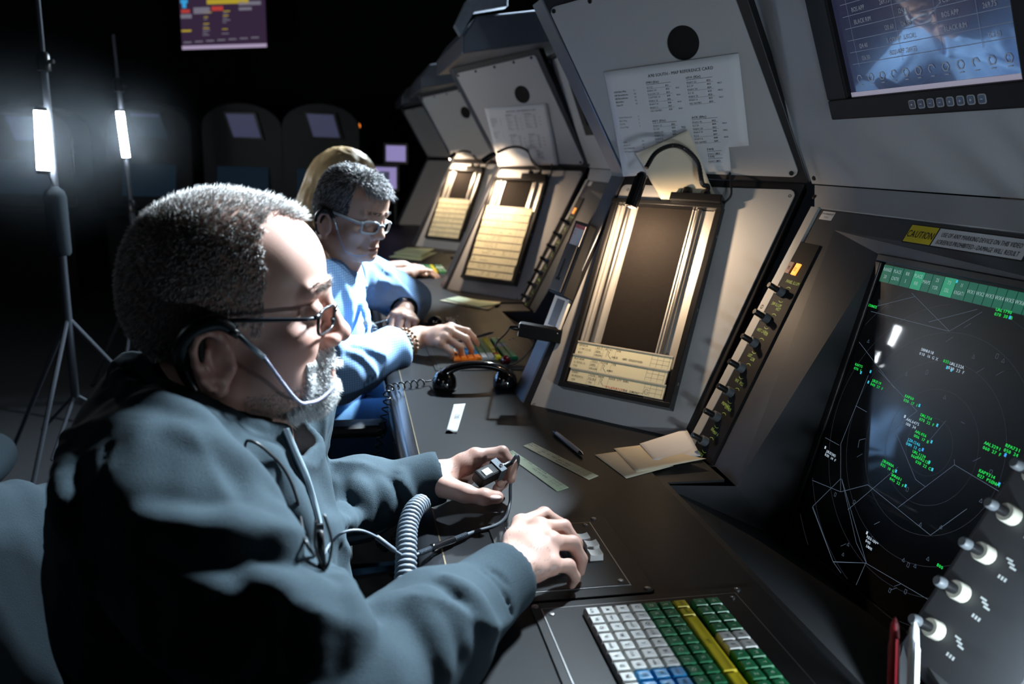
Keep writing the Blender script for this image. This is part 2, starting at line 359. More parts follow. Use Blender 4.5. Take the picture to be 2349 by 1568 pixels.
def radar_console():
    root = thing('radar_console', 'x', 'console', (.6, .9, 0), 'radar consoles in the row')
    A = lambda y, v: (-y, v)                   # a = -y
    yR = .42
    # upper plate
    mb = MB(); FW.plate(mb, [A(1.385, 0), A(yR, 0), A(yR, .405), A(1.444, .405)], -.01, 0); mb.build('upper_panel', 'radar_gray', root, bevel=.001, bseg=1)
    bolts(FW, [A(1.425, .255), A(1.372, .012), A(1.43, .39)], root)
    # lower: gray brow, dark frame around the scope, light sliver
    mb = MB(); FR.plate(mb, [A(1.334, -.046), A(yR, -.046), A(yR, -.001), A(1.376, -.001)], -.01, .0); mb.build('brow_panel', 'radar_gray', root, bevel=.001, bseg=1)
    bolts(FR, [A(1.352, -.026)], root)
    mb = MB(); FR.plate(mb, [A(1.287, -.53), A(1.262, -.53), A(1.316, -.046), A(1.340, -.046)], -.01, .003); mb.build('edge_strip', 'radar_gray', root)
    bolts(FR, [A(1.307, -.25), A(1.268, -.522)], root, r_=.006)
    oTL, oTR, oBL, oBR = (1.241, -.082), (.69, -.082), (1.10, -.535), (.69, -.535)
    mb = MB()
    for q in ([A(1.312, -.048), A(*oTL), A(*oTR), A(yR, -.048)], [A(1.312, -.048), A(1.255, -.53), A(*oBL), A(*oTL)], [A(*oTR), A(*oBR), A(yR, -.53), A(yR, -.048)]):
        FR.plate(mb, q, -.008, -.002)
    mb.build('scope_frame', 'bezel_gray', root)
    # funnel bezel down to the screen
    sTL, sTR, sBR, sBL = FS.P(-.004, .010), FS.P(.412, .010), FS.P(.412, -.485), FS.P(-.008, -.485)
    rTL, rTR = FR.P(*A(*oTL), -.002), FR.P(*A(*oTR), -.002); dL, dR = V(.486, 1.12, .733), V(.486, .56, .733)
    rBL, rBR = FR.P(*A(*oBL), -.002), FR.P(*A(*oBR), -.002)
    mb = MB(); mb.quad(rTL, sTL, sTR, rTR); mb.build('bezel_top', 'bezel_gray', root)
    mb = MB(); mb.quad(rTL, rBL, dL, sBL, sTL); mb.build('bezel_side', 'bezel_gray', root)
    mb = MB(); mb.quad(rTR, sTR, sBR, dR, rBR); mb.build('bezel_side', 'bezel_gray', root)
    mb = MB(); mb.quad(dL, dR, sBR, sBL); mb.build('bezel_ledge', 'bezel_gray', root)
    # black gasket
    mb = MB(); g = .016
    for (a0, b0, a1, b1) in ((-.006, -.0, .412, .012), (-.006, -.485, g-.008, .0), (.402, -.485, .412, .0), (-.006, -.487, .412, -.468)):
        FS.bx(mb, a0, b0, a1, b1, -.004, .004)
    mb.build('screen_gasket', 'black_plastic', root, bevel=.002)
    mb = MB(); FS.bx(mb, -.006, -.487, .412, .012, -.02, -.001); mb.build('screen', 'radar_glass', root)
    # knob panel
    mb = MB(); FR.plate(mb, [A(1.262, -.535), A(1.185, -.535), A(1.248, -.115), A(1.312, -.115)], -.002, .002); kp = mb.build('knob_panel', 'bezel_black', root, bevel=.0008, bseg=1)
    F2 = Frame(FR.P(0, 0, .002), FR.u, FR.v)
    ks = [(1.291, -.206), (1.287, -.259), (1.280, -.307), (1.274, -.357), (1.264, -.404), (1.260, -.453), (1.253, -.501)]
    tx = MB()
    for (y, v), (t1, t2) in zip(ks, KN):
        y -= .018
        knob(F2, -y, v-.008, root)
        text(tx, F2, t1, -y+.012, v+.012, .0085, align='c', squeeze=.8); text(tx, F2, t2, -y+.004, v-.034, .0085, align='c', squeeze=.8)
        for sg, oo in ((1, .004), (-1, -.020)):
            for j in range(6):
                a0, a1 = [math.pi/2*(.45+1.1*(j+d)/6) for d in (0, 1)]
                F2.line(tx, (-y+.010+.009*math.cos(a0), v+oo-.002+sg*.007*math.sin(a0)-sg*.004), (-y+.010+.009*math.cos(a1), v+oo-.002+sg*.007*math.sin(a1)-sg*.004), .0009, .0004)
    tag(tx.build('knob_legends', 'legend_green', root), kind='stuff')
    for y, m, s_ in ((1.293, 'lamp_off', 'PS'), (1.272, 'lamp_orange', 'ES')):
        mb = MB(); F2.bx(mb, -y-.0065, -.178, -y+.0065, -.156, 0, .003); l = mb.build('indicator_lamp', m, root)
        t = MB(); text(t, F2, s_, -y, -.171, .010, h=.0034, align='c', squeeze=.7); t.build('lamp_legend', 'ink', l)
    # right knob panel
    mb = MB(); FR.plate(mb, [A(.675, -.56), A(.54, -.56), A(.54, -.115), A(.675, -.115)], -.002, .014); mb.build('knob_panel', 'bezel_gray', root, bevel=.003)
    F3 = Frame(FR.P(0, 0, .014), FR.u, FR.v); tx = MB()
    for j, v in enumerate((-.508, -.460, -.412, -.364, -.316, -.268, -.22)):
        knob(F3, -.645, v, root, 'knob_cream', 'black_plastic')
        [F3.line(tx, (-.625+.004*q, v+.008-.003*q), (-.617+.004*q, v+.008-.003*q), .0022, .0004) for q in range(3)]; [F3.line(tx, (-.622+.004*q, v-.012), (-.6195+.004*q, v-.012), .004, .0004) for q in range(3)]
    tag(tx.build('knob_legends', 'legend_white', root), kind='stuff')
    mb = MB(); FR.plate(mb, [A(.54, -.56), A(.46, -.56), A(.46, -.115), A(.54, -.115)], -.002, .010); mb.build('side_rail', 'aluminium_dull', root, bevel=.004)
    # labels
    F4 = Frame(FR.P(0, 0, -.0018), FR.u, FR.v)
    sg = rad(0)
    mb = MB(); F4.bx(mb, -1.065, -.0835, -.840, -.0520, 0, .0006); cl = mb.build('caution_label', 'ink', root)
    mb = MB(); F4.bx(mb, -1.063, -.0815, -1.006, -.0540, 0, .0009); mb.build('label_field', 'caution_yellow', cl)
    mb = MB(); F4.bx(mb, -1.003, -.0815, -.842, -.0540, 0, .0009); mb.build('label_field', 'label_white', cl)
    t = MB(); text(t, F4, 'CAUTION', -1.0345, -.0735, .0158, h=.0012, align='c', squeeze=.75, bold=.02)
    text(t, F4, 'USE OF ANY MARKING DEVICE ON THIS VIDEO', -.9225, -.0665, .0098, h=.0012, align='c', squeeze=.66, bold=.02)
    text(t, F4, 'SCREEN IS PROHIBITED - DAMAGE WILL RESULT', -.9225, -.0780, .0098, h=.0012, align='c', squeeze=.66, bold=.02)
    t.build('label_text', 'ink', cl)
    mb = MB(); F4.bx(mb, -1.302, -.0660, -1.265, -.0500, 0, .0006); al = mb.build('asset_label', 'label_white', root)
    t = MB(); text(t, F4, 'TCW CONSOLE ASSY', -1.2835, -.0565, .0050, h=.0009, align='c', squeeze=.72); text(t, F4, 'TCW 02', -1.2835, -.0630, .0050, h=.0009, align='c', squeeze=.72); t.build('label_text', 'ink', al)
    # overhead monitor
    mb = MB(); y0, y1, v0, v1 = 1.250, .80, .123, .395; s0 = (1.195, .850, .156, .375)
    FW.bx(mb, -y0, v0, -y1, s0[2], 0, .016); FW.bx(mb, -y0, s0[3], -y1, v1, 0, .016); FW.bx(mb, -y0, s0[2], -s0[0], s0[3], 0, .016); FW.bx(mb, -s0[1], s0[2], -y1, s0[3], 0, .016)
    mon = mb.build('monitor_bezel', 'bezel_black', root, bevel=.003)
    mb = MB(); FW.bx(mb, -s0[0]-.006, s0[2]-.006, -s0[1]+.006, s0[3]+.006, 0, .006); mb.build('monitor_screen', 'mon_glass', root)
    F5 = Frame(FW.P(0, 0, .0065), FW.u, FW.v); ln, tx, bar = MB(), MB(), MB()
    F5.bx(bar, -s0[0], s0[2], -s0[1], s0[2]+.007, 0, .0003); bar.build('task_bar', 'mon_bar', root)
    for j in range(9):
        v = .206+j*.018
        F5.line(ln, (-s0[0]+.02, v), (-s0[1], v), .0008, .0004)
        for c, (y, nch) in enumerate(((1.15, 6), (1.085, 6), (1.05, 7), (.97, 10), (.90, 7))):
            if (j*7+c*3) % 5 == 4: continue
            text(tx, F5, ('126.50', '118.25', 'BOS APP', '124.40', '269.75', 'S COMM', '133.0', 'LOCAL', '120.60', 'BLACK RIM')[(j*3+c*2) % 10], -y, v+.004, .0095, h=.0005, squeeze=.8)
    for y in (1.16, 1.06, .98, .91): F5.line(ln, (-y, .200), (-y, .375), .0006, .0004)
    for j in range(12):
        y = 1.165-j*.0265; a, b = -y, .183; rr = .006
        pts = [(a+rr*math.cos(t_*math.pi/3), b+rr*math.sin(t_*math.pi/3)) for t_ in range(6)]
        for i in range(6 if j % 3 else 4): F5.line(tx, pts[i], pts[(i+1) % 6], .0012, .0005)
        F5.line(tx, (a-.003, b-.010), (a+.004, b-.010), .0012, .0005)
    tag(ln.build('screen_grid', 'mon_line', root), kind='stuff'); tag(tx.build('screen_text', 'mon_text', root), kind='stuff')
    F6 = Frame(FW.P(0, 0, .016), FW.u, FW.v)
    for j in range(8):
        y = 1.045-j*.0187
        mb = MB(); F6.plate(mb, [(-y-.0065, .1325), (-y+.0065, .1325), (-y+.0065, .1455), (-y-.0065, .1455)], 0, .001, .003); b_ = mb.build('monitor_button', 'radar_gray', root)
        mb = MB(); F6.plate(mb, [(-y-.0050, .1340), (-y+.0050, .1340), (-y+.0050, .1440), (-y-.0050, .1440)], .0009, .0014, .002); mb.build('button_face', 'black_plastic', b_)
        t = MB(); F6.line(t, (-y-.002, .139), (-y+.002, .139), .0008, .0018); F6.line(t, (-y, .137), (-y, .141), .0008, .0018) if j in (0, 4, 5, 6) else None; t.build('button_mark', 'label_white', b_)
    # body
    mb = MB(); mb.box((.50, .24, 0), (1.25, 1.25, .55)); mb.box((.486, .24, .5), (.50, 1.30, .735)); mb.box((1.15, .24, .55), (1.25, 1.25, 1.50)); mb.build('cabinet', 'frame_black', root)
    mb = MB(); mb.box((.50, 1.125, .55), (.60, 1.26, .735)); mb.build('kick_block', 'frame_black', root)
    mb = MB(); mb.quad(dR, V(.486, .30, .733), V(.61, .30, .742), rBR, sBR); mb.build('right_ledge', 'bezel_gray', root)
    mb = MB(); mb.prism([FW.P(-1.44, .400, .012), FW.P(-1.44, .412, .012), V(1.25, 1.44, 1.70), V(1.25, 1.44, 1.50)], V(0, -1.02, 0)); mb.build('top_cap', 'frame_black', root)
    return root
RC = [radar_console()]
RC[0]['label'] = 'radar console with caution label, round range-ring scope and overhead touch monitor'
for k in (1, 2): RC.append(copy_tree(RC[0], (0, PITCH*k, 0)))
RC[1]['label'] = 'radar console seen edge-on beyond the steel cheek of the three-strip bay console'
RC[2]['label'] = 'far radar console nearly hidden behind the fully loaded strip bay console'
# ------------------------------------------------------------------ radar picture (flat display content)
def scope_picture(k=0):
    root = RC[k]; F = Frame(FS.P(0, 0, -.0007), FS.u, FS.v)
    rings, lines, gr, wh, cy, bl = MB(), MB(), MB(), MB(), MB(), MB()
    inb = lambda p: .012 < p[0] < .400 and -.466 < p[1] < -.036
    def seg(mb, p, q, w_=.0008):
        p, q = V(*p), V(*q); n = max(1, int(np.linalg.norm(q-p)/.006))
        pts = [p+(q-p)*i/n for i in range(n+1)]; run = []
        for i in range(n):
            if inb(pts[i]) and inb(pts[i+1]): run.append(i)
        if run: F.line(mb, pts[run[0]], pts[run[-1]+1], w_, .0002)
    C = V(.2165, -.232)
    for i in range(1, 9):
        r_ = .040*i; n = 60+i*10
        for j in range(n):
            a0, a1 = 2*math.pi*j/n, 2*math.pi*(j+1)/n
            seg(rings, C+r_*V(math.cos(a0), math.sin(a0)), C+r_*V(math.cos(a1), math.sin(a1)), .0004)
    z2 = lambda x, y: F.at(1749+x/3.485, 850+y/3.485); z1 = lambda x, y: F.at(1749+x/3.485, 450+y/3.485); z3 = lambda x, y: F.at(1549+x/2.936, 1100+y/2.936)
    PL = [[z2(330, 848), z2(632, 975), z2(848, 920), z2(1350, 1330), z2(1640, 1120)], [z2(1090, 1105), z2(1540, 765), z2(2091, 1100)], [z2(1540, 765), z2(1538, 720)],
          [z2(632, 870), z2(410, 1090), z2(575, 1540), z2(840, 1550), z2(640, 870)], [z2(632, 975), z2(632, 590), z2(850, 40)], [z2(485, 520), z2(610, 0)], [z2(455, 508), z2(620, 600)],
          [z2(750, 283), z2(840, 335)], [z2(1060, 470), z2(1240, 330), z2(930, 0)], [z2(1060, 470), z2(1230, 880), z2(1305, 938)], [z2(690, 1120), z2(1090, 780)], [z2(1330, 580), z2(1470, 410)],
          [z1(1075, 655), z1(1495, 1085), z1(1880, 860)], [z1(810, 905), z1(1220, 805), z1(1340, 715)], [z1(810, 905), z1(1490, 1085)], [z1(735, 1112), z1(1060, 1540)], [z1(1330, 1010), z1(1880, 870)],
          [z1(940, 640), z1(780, 960), z1(640, 1360)], [z3(1070, 560), z3(1290, 572), z3(1790, 870)], [z3(1290, 572), z3(1215, 745)], [z3(1070, 560), z3(1180, 720)], [z3(930, 190), z3(1070, 560)],
          [z2(900, 1240), z2(945, 1218)], [z2(780, 560), z2(830, 548)], [z2(1590, 420), z2(1620, 435)], [z2(640, 870), z2(760, 1390), z2(840, 1550)], [z2(770, 620), z2(780, 560)]]
    for p in PL:
        for a, b in zip(p, p[1:]): seg(lines, a, b, .0006)
    rr = random.Random(3)
    for i in range(46):
        p = V(rr.uniform(.03, .38), rr.uniform(-.45, -.06)); s_ = .0022
        if i % 3 == 0: sh = [(-s_, -s_), (s_, -s_), (0, s_*1.2)]
        elif i % 3 == 1: sh = [(-s_*.8, -s_*1.3), (s_*.8, -s_*1.3), (s_*.8, s_*1.3), (-s_*.8, s_*1.3)]
        else: sh = [(-s_*2, -s_*2), (s_*2, s_*2), (0, 0)]
        for a, b in zip(sh, sh[1:]+sh[:1]): seg(lines, p+V(*a), p+V(*b), .0004)
    blocks = [(1962, 838, gr, ('KAP75', '070 I')), (2000, 875, gr, ('JBU219', '040 27 F')), (2112, 805, wh, ('SKW6018', '010 16 G X')), (2178, 838, wh, ('UAL532A', '030 23 F')), (2163, 832, gr, ('035',)),
              (2283, 715, gr, ('UAL1790', '070 30 B')), (2076, 912, gr, ('KAP60', '050 17 I')), (2112, 956, gr, ('DAL754', '070 25 F')), (2080, 966, wh, ('AAL6475', '100 34')), (2100, 994, gr, ('AAL456', '006 17 B')),
              (2082, 1012, cy, ('JZA1246', '00M 13 G')), (2094, 1040, gr, ('UAL1139', '060')), (2104, 1054, gr, ('RPA2127', '030 22 C')), (2024, 1060, gr, ('JBU480A', '025 10 G')), (2045, 1093, gr, ('SWA601', '045 22 F')),
              (1896, 1037, wh, ('JBU2285', '030 14 F')), (1990, 1236, wh, ('N2610V*', '040', ' IAWI')), (2258, 1022, gr, ('AAL3291', '060 27 F')), (2306, 1028, gr, ('RPA731', '050 24 F')), (2246, 1086, gr, ('KAP9314', '027 PSENVI')), (2150, 1302, gr, ('800',)), (1984, 700, gr, ('DISTANCE',))]
    for px, py, mb, ls in blocks:
        p = F.at(px, py)
        for i, s_ in enumerate(ls): text(mb, F, s_, p[0], p[1]-.0062*i, .0060, h=.0003, mono=.60, bold=.06)
    for px, py, mb in ((1998, 853, cy), (1976, 855, cy), (1993, 877, cy), (2173, 845, cy), (2183, 851, cy), (2316, 731, bl), (2110, 932, cy), (2151, 978, cy), (2138, 1016, cy), (2118, 1034, bl), (2140, 1080, cy), (2133, 1063, cy), (2057, 1083, cy), (2079, 1117, cy), (2307, 1048, bl), (2293, 1115, bl), (2077, 957, wh), (1895, 1027, wh), (1991, 1225, wh), (2195, 647, cy)):
        p = F.at(px, py); F.bx(mb, p[0]-.0014, p[1]-.0022, p[0]+.0014, p[1]+.0022, 0, .0003)
    # menu bar
    mn, mh, mt = MB(), MB(), MB(); cells = ['RANGE|20', 'PLACE|CNTR', 'RR|5', 'PLACE|RR', 'MAPS', '25|YSR', '73|SSL', '11|KNGAT1', 'WX1', 'WX2', 'WX3', 'WX4', 'WX5', 'WX6', 'BRITE', 'LDR DIR|W', 'CHAR|SIZE', 'MODE|FSL', 'SITE|FUSED', 'PREF']
    wd = [.024 if '|' in c else .017 for c in cells]; x = .012; sc_ = .390/sum(wd)
    for i, (c, w_) in enumerate(zip(cells, wd)):
        w_ *= sc_
        hi = i in (3, 6)
        F.bx(mh if hi else mn, x+.0005, -.030, x+w_-.0005, -.003, 0, .0002)
        ls = c.split('|')
        for j, s_ in enumerate(ls): text(mt, F, s_, x+w_/2, (-.0185 if len(ls) == 1 else -.0125-.011*j), .0075, h=.0005, align='c', squeeze=min(.8, .020/(.0075*.6*len(s_)+1e-6)*.8))
        x += w_
    for nm, mb, m in (('range_rings', rings, 'g_ring'), ('map_lines', lines, 'g_line'), ('green_data_blocks', gr, 'g_green'), ('white_data_blocks', wh, 'g_white'), ('cyan_data_blocks', cy, 'g_cyan'), ('blue_targets', bl, 'g_blue'), ('menu_bar', mn, 'g_menu'), ('menu_highlight', mh, 'g_menu_hi'), ('menu_text', mt, 'g_menu_tx')):
        tag(mb.build(nm, m, root), kind='stuff')
scope_picture(0)
# ------------------------------------------------------------------ worktop
Y0, Y1 = -.6, 5.75
wt = thing('worktop', 'long black laminate worktop running under all the consoles', 'worktop', (.3, 2.5, DZ-.04))
mb = MB(); mb.box((.115, Y0, DZ-.035), (.486, Y1, DZ)); mb.build('top_slab', 'desk_top', wt)
prof = [V(.113, 0, DZ), V(.100, 0, DZ-.001), V(.086, 0, DZ-.007), V(.079, 0, DZ-.018), V(.079, 0, DZ-.05), V(.113, 0, DZ-.05)]
mb = MB(); mb.prism([p+V(0, Y0, 0) for p in prof], V(0, Y1-Y0, 0)); mb.build('rounded_nosing', 'nosing', wt, smooth='auto')
mb = MB(); mb.box((.1130, Y0, DZ-.03), (.1150, Y1, DZ+.0006)); mb.build('edge_trim', 'brass_edge', wt)
mb = MB(); mb.box((.34, Y0, 0), (.36, Y1, DZ-.035)); mb.build('modesty_panel', 'frame_black', wt)
mb = MB(); mb.box((.36, 1.26, DZ-.035), (.50, 1.61, DZ-.001)); mb.build('infill_panel', 'frame_black', wt)
for k in (1, 2, 3): mb = MB(); mb.box((.484, 1.26+PITCH*k, DZ-.035), (.64, 1.68+PITCH*k, DZ-.0005)); mb.build('infill_panel', 'desk_top', wt)
mb = MB(); mb.box((.484, 1.26, DZ-.035), (.64, 1.68, DZ-.0005)); mb.build('infill_panel', 'desk_top', wt)
# ------------------------------------------------------------------ inset panels, trackball, keyboard
def rframe(mb, x0, y0, x1, y1, w_, h0, h1):      # rectangular ring on the desk
    mb.box((x0, y0, h0), (x1, y0+w_, h1)); mb.box((x0, y1-w_, h0), (x1, y1, h1)); mb.box((x0, y0+w_, h0), (x0+w_, y1-w_, h1)); mb.box((x1-w_, y0+w_, h0), (x1, y1-w_, h1))
def trackball_panel():
    root = thing('trackball_panel', 'x', 'panel', (.27, .9, DZ))
    mb = MB(); p = rounded([V(.183, .800, DZ), V(.353, .800, DZ), V(.353, 1.006, DZ), V(.183, 1.006, DZ)], .008); mb.prism(p, V(0, 0, .0022)); mb.build('outer_plate', 'inset_plate', root, bevel=.0008, bseg=1)
    mb = MB(); rframe(mb, .206, .818, .328, .988, .0012, DZ+.0020, DZ+.0030); mb.build('groove_line', 'screw_steel', root)
    mb = MB(); mb.box((.2072, .8192, DZ+.002), (.3268, .9868, DZ+.0036)); mb.build('inner_plate', 'inset_plate', root, bevel=.0006, bseg=1)
    F = Frame(V(0, 0, DZ+.0022), YN, V(1, 0, 0))
    bolts(F, [(-.998, .336), (-.998, .192), (-.808, .192), (-.808, .345)], root, 'screw', 'screw_steel', .004, .0015)
    F = Frame(V(0, 0, DZ+.0036), YN, V(1, 0, 0))
    bolts(F, [(-.978, .318), (-.828, .318), (-.978, .214)], root, 'screw', 'screw_steel', .0035, .0012)
    mb = MB(); mb.lathe([(.030, 0), (.030, .003), (.026, .005)], V(.252, .885, DZ+.0036), ZZ, 28); mb.build('ball_ring', 'black_plastic', root, smooth='auto')
    mb = MB(); mb.ball(V(.252, .885, DZ+.004), .0235, 24, 14); mb.build('trackball', 'black_gloss', root, smooth=True)
    for x, y in ((.300, .932), (.306, .911), (.3035, .887)):
        mb = MB(); n = 6; w_, d, h = .0085, .0085, .0095
        top = [V(x+(i/n-.5)*2*d, y, DZ+.0036+h-.0022*(1-(2*i/n-1)**2)) for i in range(n+1)]
        for sgn in (1,):
            vs_ = []
            for t_ in top: vs_ += [t_+V(0, -w_*.92, 0), t_+V(0, w_*.92, 0)]
            bs = [V(x-d*1.05, y-w_, DZ+.0036), V(x-d*1.05, y+w_, DZ+.0036), V(x+d*1.05, y+w_, DZ+.0036), V(x+d*1.05, y-w_, DZ+.0036)]
            m_ = len(vs_); fs = [(2*i, 2*i+2, 2*i+3, 2*i+1) for i in range(n)]
            fs += [(m_, 0, 1, m_+1), (m_+2, m_-1, m_-2, m_+3), tuple([m_+3]+[2*i for i in range(n, -1, -1)]+[m_]), tuple([m_+1]+[2*i+1 for i in range(n+1)]+[m_+2]), (m_, m_+1, m_+2, m_+3)]
            mb.add(vs_+bs, fs)
        mb.build('pick_button', 'key_white', root, bevel=.0006)
    return root
TB = trackball_panel(); TB['label'] = 'black trackball panel with three white buttons under the fleece-jacketed man\'s hand'
t2 = copy_tree(TB, (0, PITCH+.01, 0)); t2['label'] = 'black trackball panel set in the worktop beside the blue-shirted man\'s keyboard'
def key_mesh(w_, d, m):
    mb = MB(); h = .009; a, b = .0005, .0022
    ring = lambda x, y, z: [V(-x, -y, z), V(x, -y, z), V(x, y, z), V(-x, y, z)]
    X, Y = w_/2, d/2
    rs = ring(X-a, Y-a, 0)+ring(X-a, Y-a, h*.55)+ring(X-b, Y-b, h*.93)+ring(X-b-.0012, Y-b-.0012, h*.96)+ring(X-b-.003, Y-b-.003, h*.91)
    fs = [tuple(4*i+j for j in o) for i in range(4) for o in ()]
    for i in range(4): fs += [(4*i+j, 4*i+(j+1) % 4, 4*i+4+(j+1) % 4, 4*i+4+j) for j in range(4)]
    fs += [(16, 17, 18, 19), (3, 2, 1, 0)]
    mb.add(rs, fs); me = mb.mesh('key', V(0, 0, 0), True); me.set_sharp_from_angle(angle=math.radians(50)); me.materials.append(MATS[m]); return me
KP, KQ = .0174, .0165
def keyboard(y_off, small=False):
    root = thing('keyboard', 'x', 'keyboard', (.33, .68+y_off, DZ), 'console keyboards')
    mb = MB(); p = rounded([V(.198, .47+y_off, DZ), V(.482, .47+y_off, DZ), V(.482, .796+y_off, DZ), V(.198, .796+y_off, DZ)], .008); mb.prism(p, V(0, 0, .0022)); mb.build('outer_plate', 'inset_plate', root, bevel=.0008, bseg=1)
    mb = MB(); rframe(mb, .208, .485+y_off, .446, .783+y_off, .0012, DZ+.002, DZ+.003); mb.build('groove_line', 'screw_steel' if not small else 'frame_steel', root)
    mb = MB(); mb.box((.2092, .4862+y_off, DZ+.002), (.4448, .7818+y_off, DZ+.0034)); mb.build('inner_plate', 'inset_plate', root)
    F = Frame(V(0, 0, DZ+.0022), YN, V(1, 0, 0)); F2 = Frame(V(0, 0, DZ+.0034), YN, V(1, 0, 0))
    bolts(F, [(-.790-y_off, .452), (-.789-y_off, .2025)], root, 'screw', 'screw_steel', .004, .0015)
    bolts(F2, [(-.772-y_off, .437), (-.770-y_off, .217)], root, 'screw', 'screw_steel', .0032, .0012)
    meshes = {}; tx = {'ink': MB(), 'ink_light': MB()}; F3 = Frame(V(0, 0, DZ+.0034+.0088), YN, V(1, 0, 0))
    x0, y0 = .2605, .757+y_off; letters = iter('ABCDEFGHIJKLMNOPQRSTUVWXYZ0123456789'*6)
    def key(x, y, m, w_=KP, d=KQ, s_=None):
        kk = (m, round(w_, 4), round(d, 4))
        if kk not in meshes: meshes[kk] = key_mesh(w_, d, m)
        o = bpy.data.objects.new('key', meshes[kk]); COL.objects.link(o); o.parent = root; o.location = V(x, y, DZ+.0034)-ORG[root]; ORG[o] = ORG[root]
        s_ = next(letters) if s_ is None else s_
        if s_: text(tx['ink_light' if m == 'key_green' else 'ink'], F3, s_, -y, x-.0025, .0062 if len(s_) < 3 else .0045, h=.0, align='c', bold=.05)
    for r_ in range(13):
        y = y0-r_*KQ
        for c in range(4):
            m = 'key_white' if r_ < 7 or (r_ in (7, 8) and c == 0) else ('key_blue' if c > 0 else 'key_orange') if r_ < 11 else 'key_orange'
            key(x0+c*KP, y, m, s_=None if (r_*3+c) % 4 else ('CLR', 'FLT', 'MIN', 'BKSP', 'MAP', 'TRK')[(r_+c) % 6][:3])
        for c in (4, 5): key(x0+c*KP, y, 'key_green' if r_ < 10 else 'key_white')
        for c in (7.15, 8.15): key(x0+c*KP+.0035, y, 'key_white' if r_ in (4, 5) else 'key_green')
    x = x0+6*KP+.0006
    key(x, y0, 'key_yellow', s_='F1'); key(x, y0-KQ, 'key_yellow', s_='ENT'); key(x, y0-KQ*4.5, 'key_yellow', d=KQ*6, s_='SPC'); key(x, y0-KQ*8.5, 'key_yellow', d=KQ*2, s_=''); key(x, y0-KQ*10, 'key_red', s_=''); key(x, y0-KQ*11.5, 'key_yellow', d=KQ*2, s_='')
    for m, b_ in tx.items(): tag(b_.build('key_legends', m, root), kind='stuff')
    return root
kb = keyboard(0); kb['label'] = 'keyboard of white, green and yellow keys set in the worktop below the range-ring scope'
kb2 = keyboard(PITCH-.10, True)
kb2['label'] = 'keyboard of coloured keys lying beyond the black telephone handset, under the dark hand'
kb3 = copy_tree(kb2, (0, PITCH+.03, 0)); kb3['label'] = 'keyboard of coloured keys far along the worktop under a flat pale hand'
# ================================================================== strip bays
def strip_bay(k):
    F = shifted(FL, k); root = thing('strip_bay', 'x', 'strip bay', tuple(F.P(.175, .055)), 'flight strip bays')
    mb = MB(); F.bx(mb, .058, .055, .291, .457, .003, .009); mb.build('backing', 'bay_back', root)
    for a0, a1 in ((.056, .067), (.281, .294)):
        mb = MB(); mb.prism([F.P(a0, .050, .003), F.P(a0, .050, .032), F.P(a0, .458, .021), F.P(a0, .458, .003)], F.u*(a1-a0)); mb.build('side_wall', 'black_plastic', root, bevel=.0015)
    mb = MB(); F.bx(mb, .056, .044, .294, .054, .003, .033); mb.build('bottom_lip', 'black_plastic', root, bevel=.001)
    mb = MB(); F.bx(mb, .056, .454, .294, .463, .003, .027); mb.build('top_lip', 'black_plastic', root, bevel=.001)
    for a0, a1, c in ((.068, .113, .094), (.232, .280, .248)):
        mb = MB(); F.bx(mb, a0, .056, a1, .453, .009, .0115); rl = mb.build('rail', 'aluminium_dull', root)
        mb = MB(); mb.tube([F.P(c, .057, .014), F.P(c, .452, .014)], .0065, 14); mb.build('rail_tube', 'aluminium', rl, smooth='auto')
        for e in (a0+.002, a1-.002, a0+.010):
            mb = MB(); F.bx(mb, e-.0012, .056, e+.0012, .453, .0115, .0145); mb.build('rail_rib', 'aluminium_dull', rl)
    FB = Frame(F.P(.294, 0, 0), np.cross(F.v, F.n)*0-F.n, F.v)      # right-hand side face
    for v, h in ((.40, .012), (.245, .015), (.095, .018)):
        mb = MB(); mb.lathe([(.0035, 0), (.0035, .001), (.002, .0014)], F.P(.294, v, h), F.u, 10); mb.build('side_screw', 'screw_steel', root, smooth='auto')
    return root, F
strip_txt = [('GPD528', 'I/PC12/G', '837', '3317', 'GON', 'DEEPO', 'A2141', 'VFR', 'KACK   GPD GOODSPEED', ''),
             ('XLS1834', 'L/E55L/L', '755', '3333', 'HTO', 'OSSER', 'A3328', 'IFR', 'KMVY', ''),
             ('CNS81', 'H/PC24/L', '124', '5336', 'P2103', '190', 'KACK', 'KACK LPV KWVL', '', '*PILATUS*JET')]
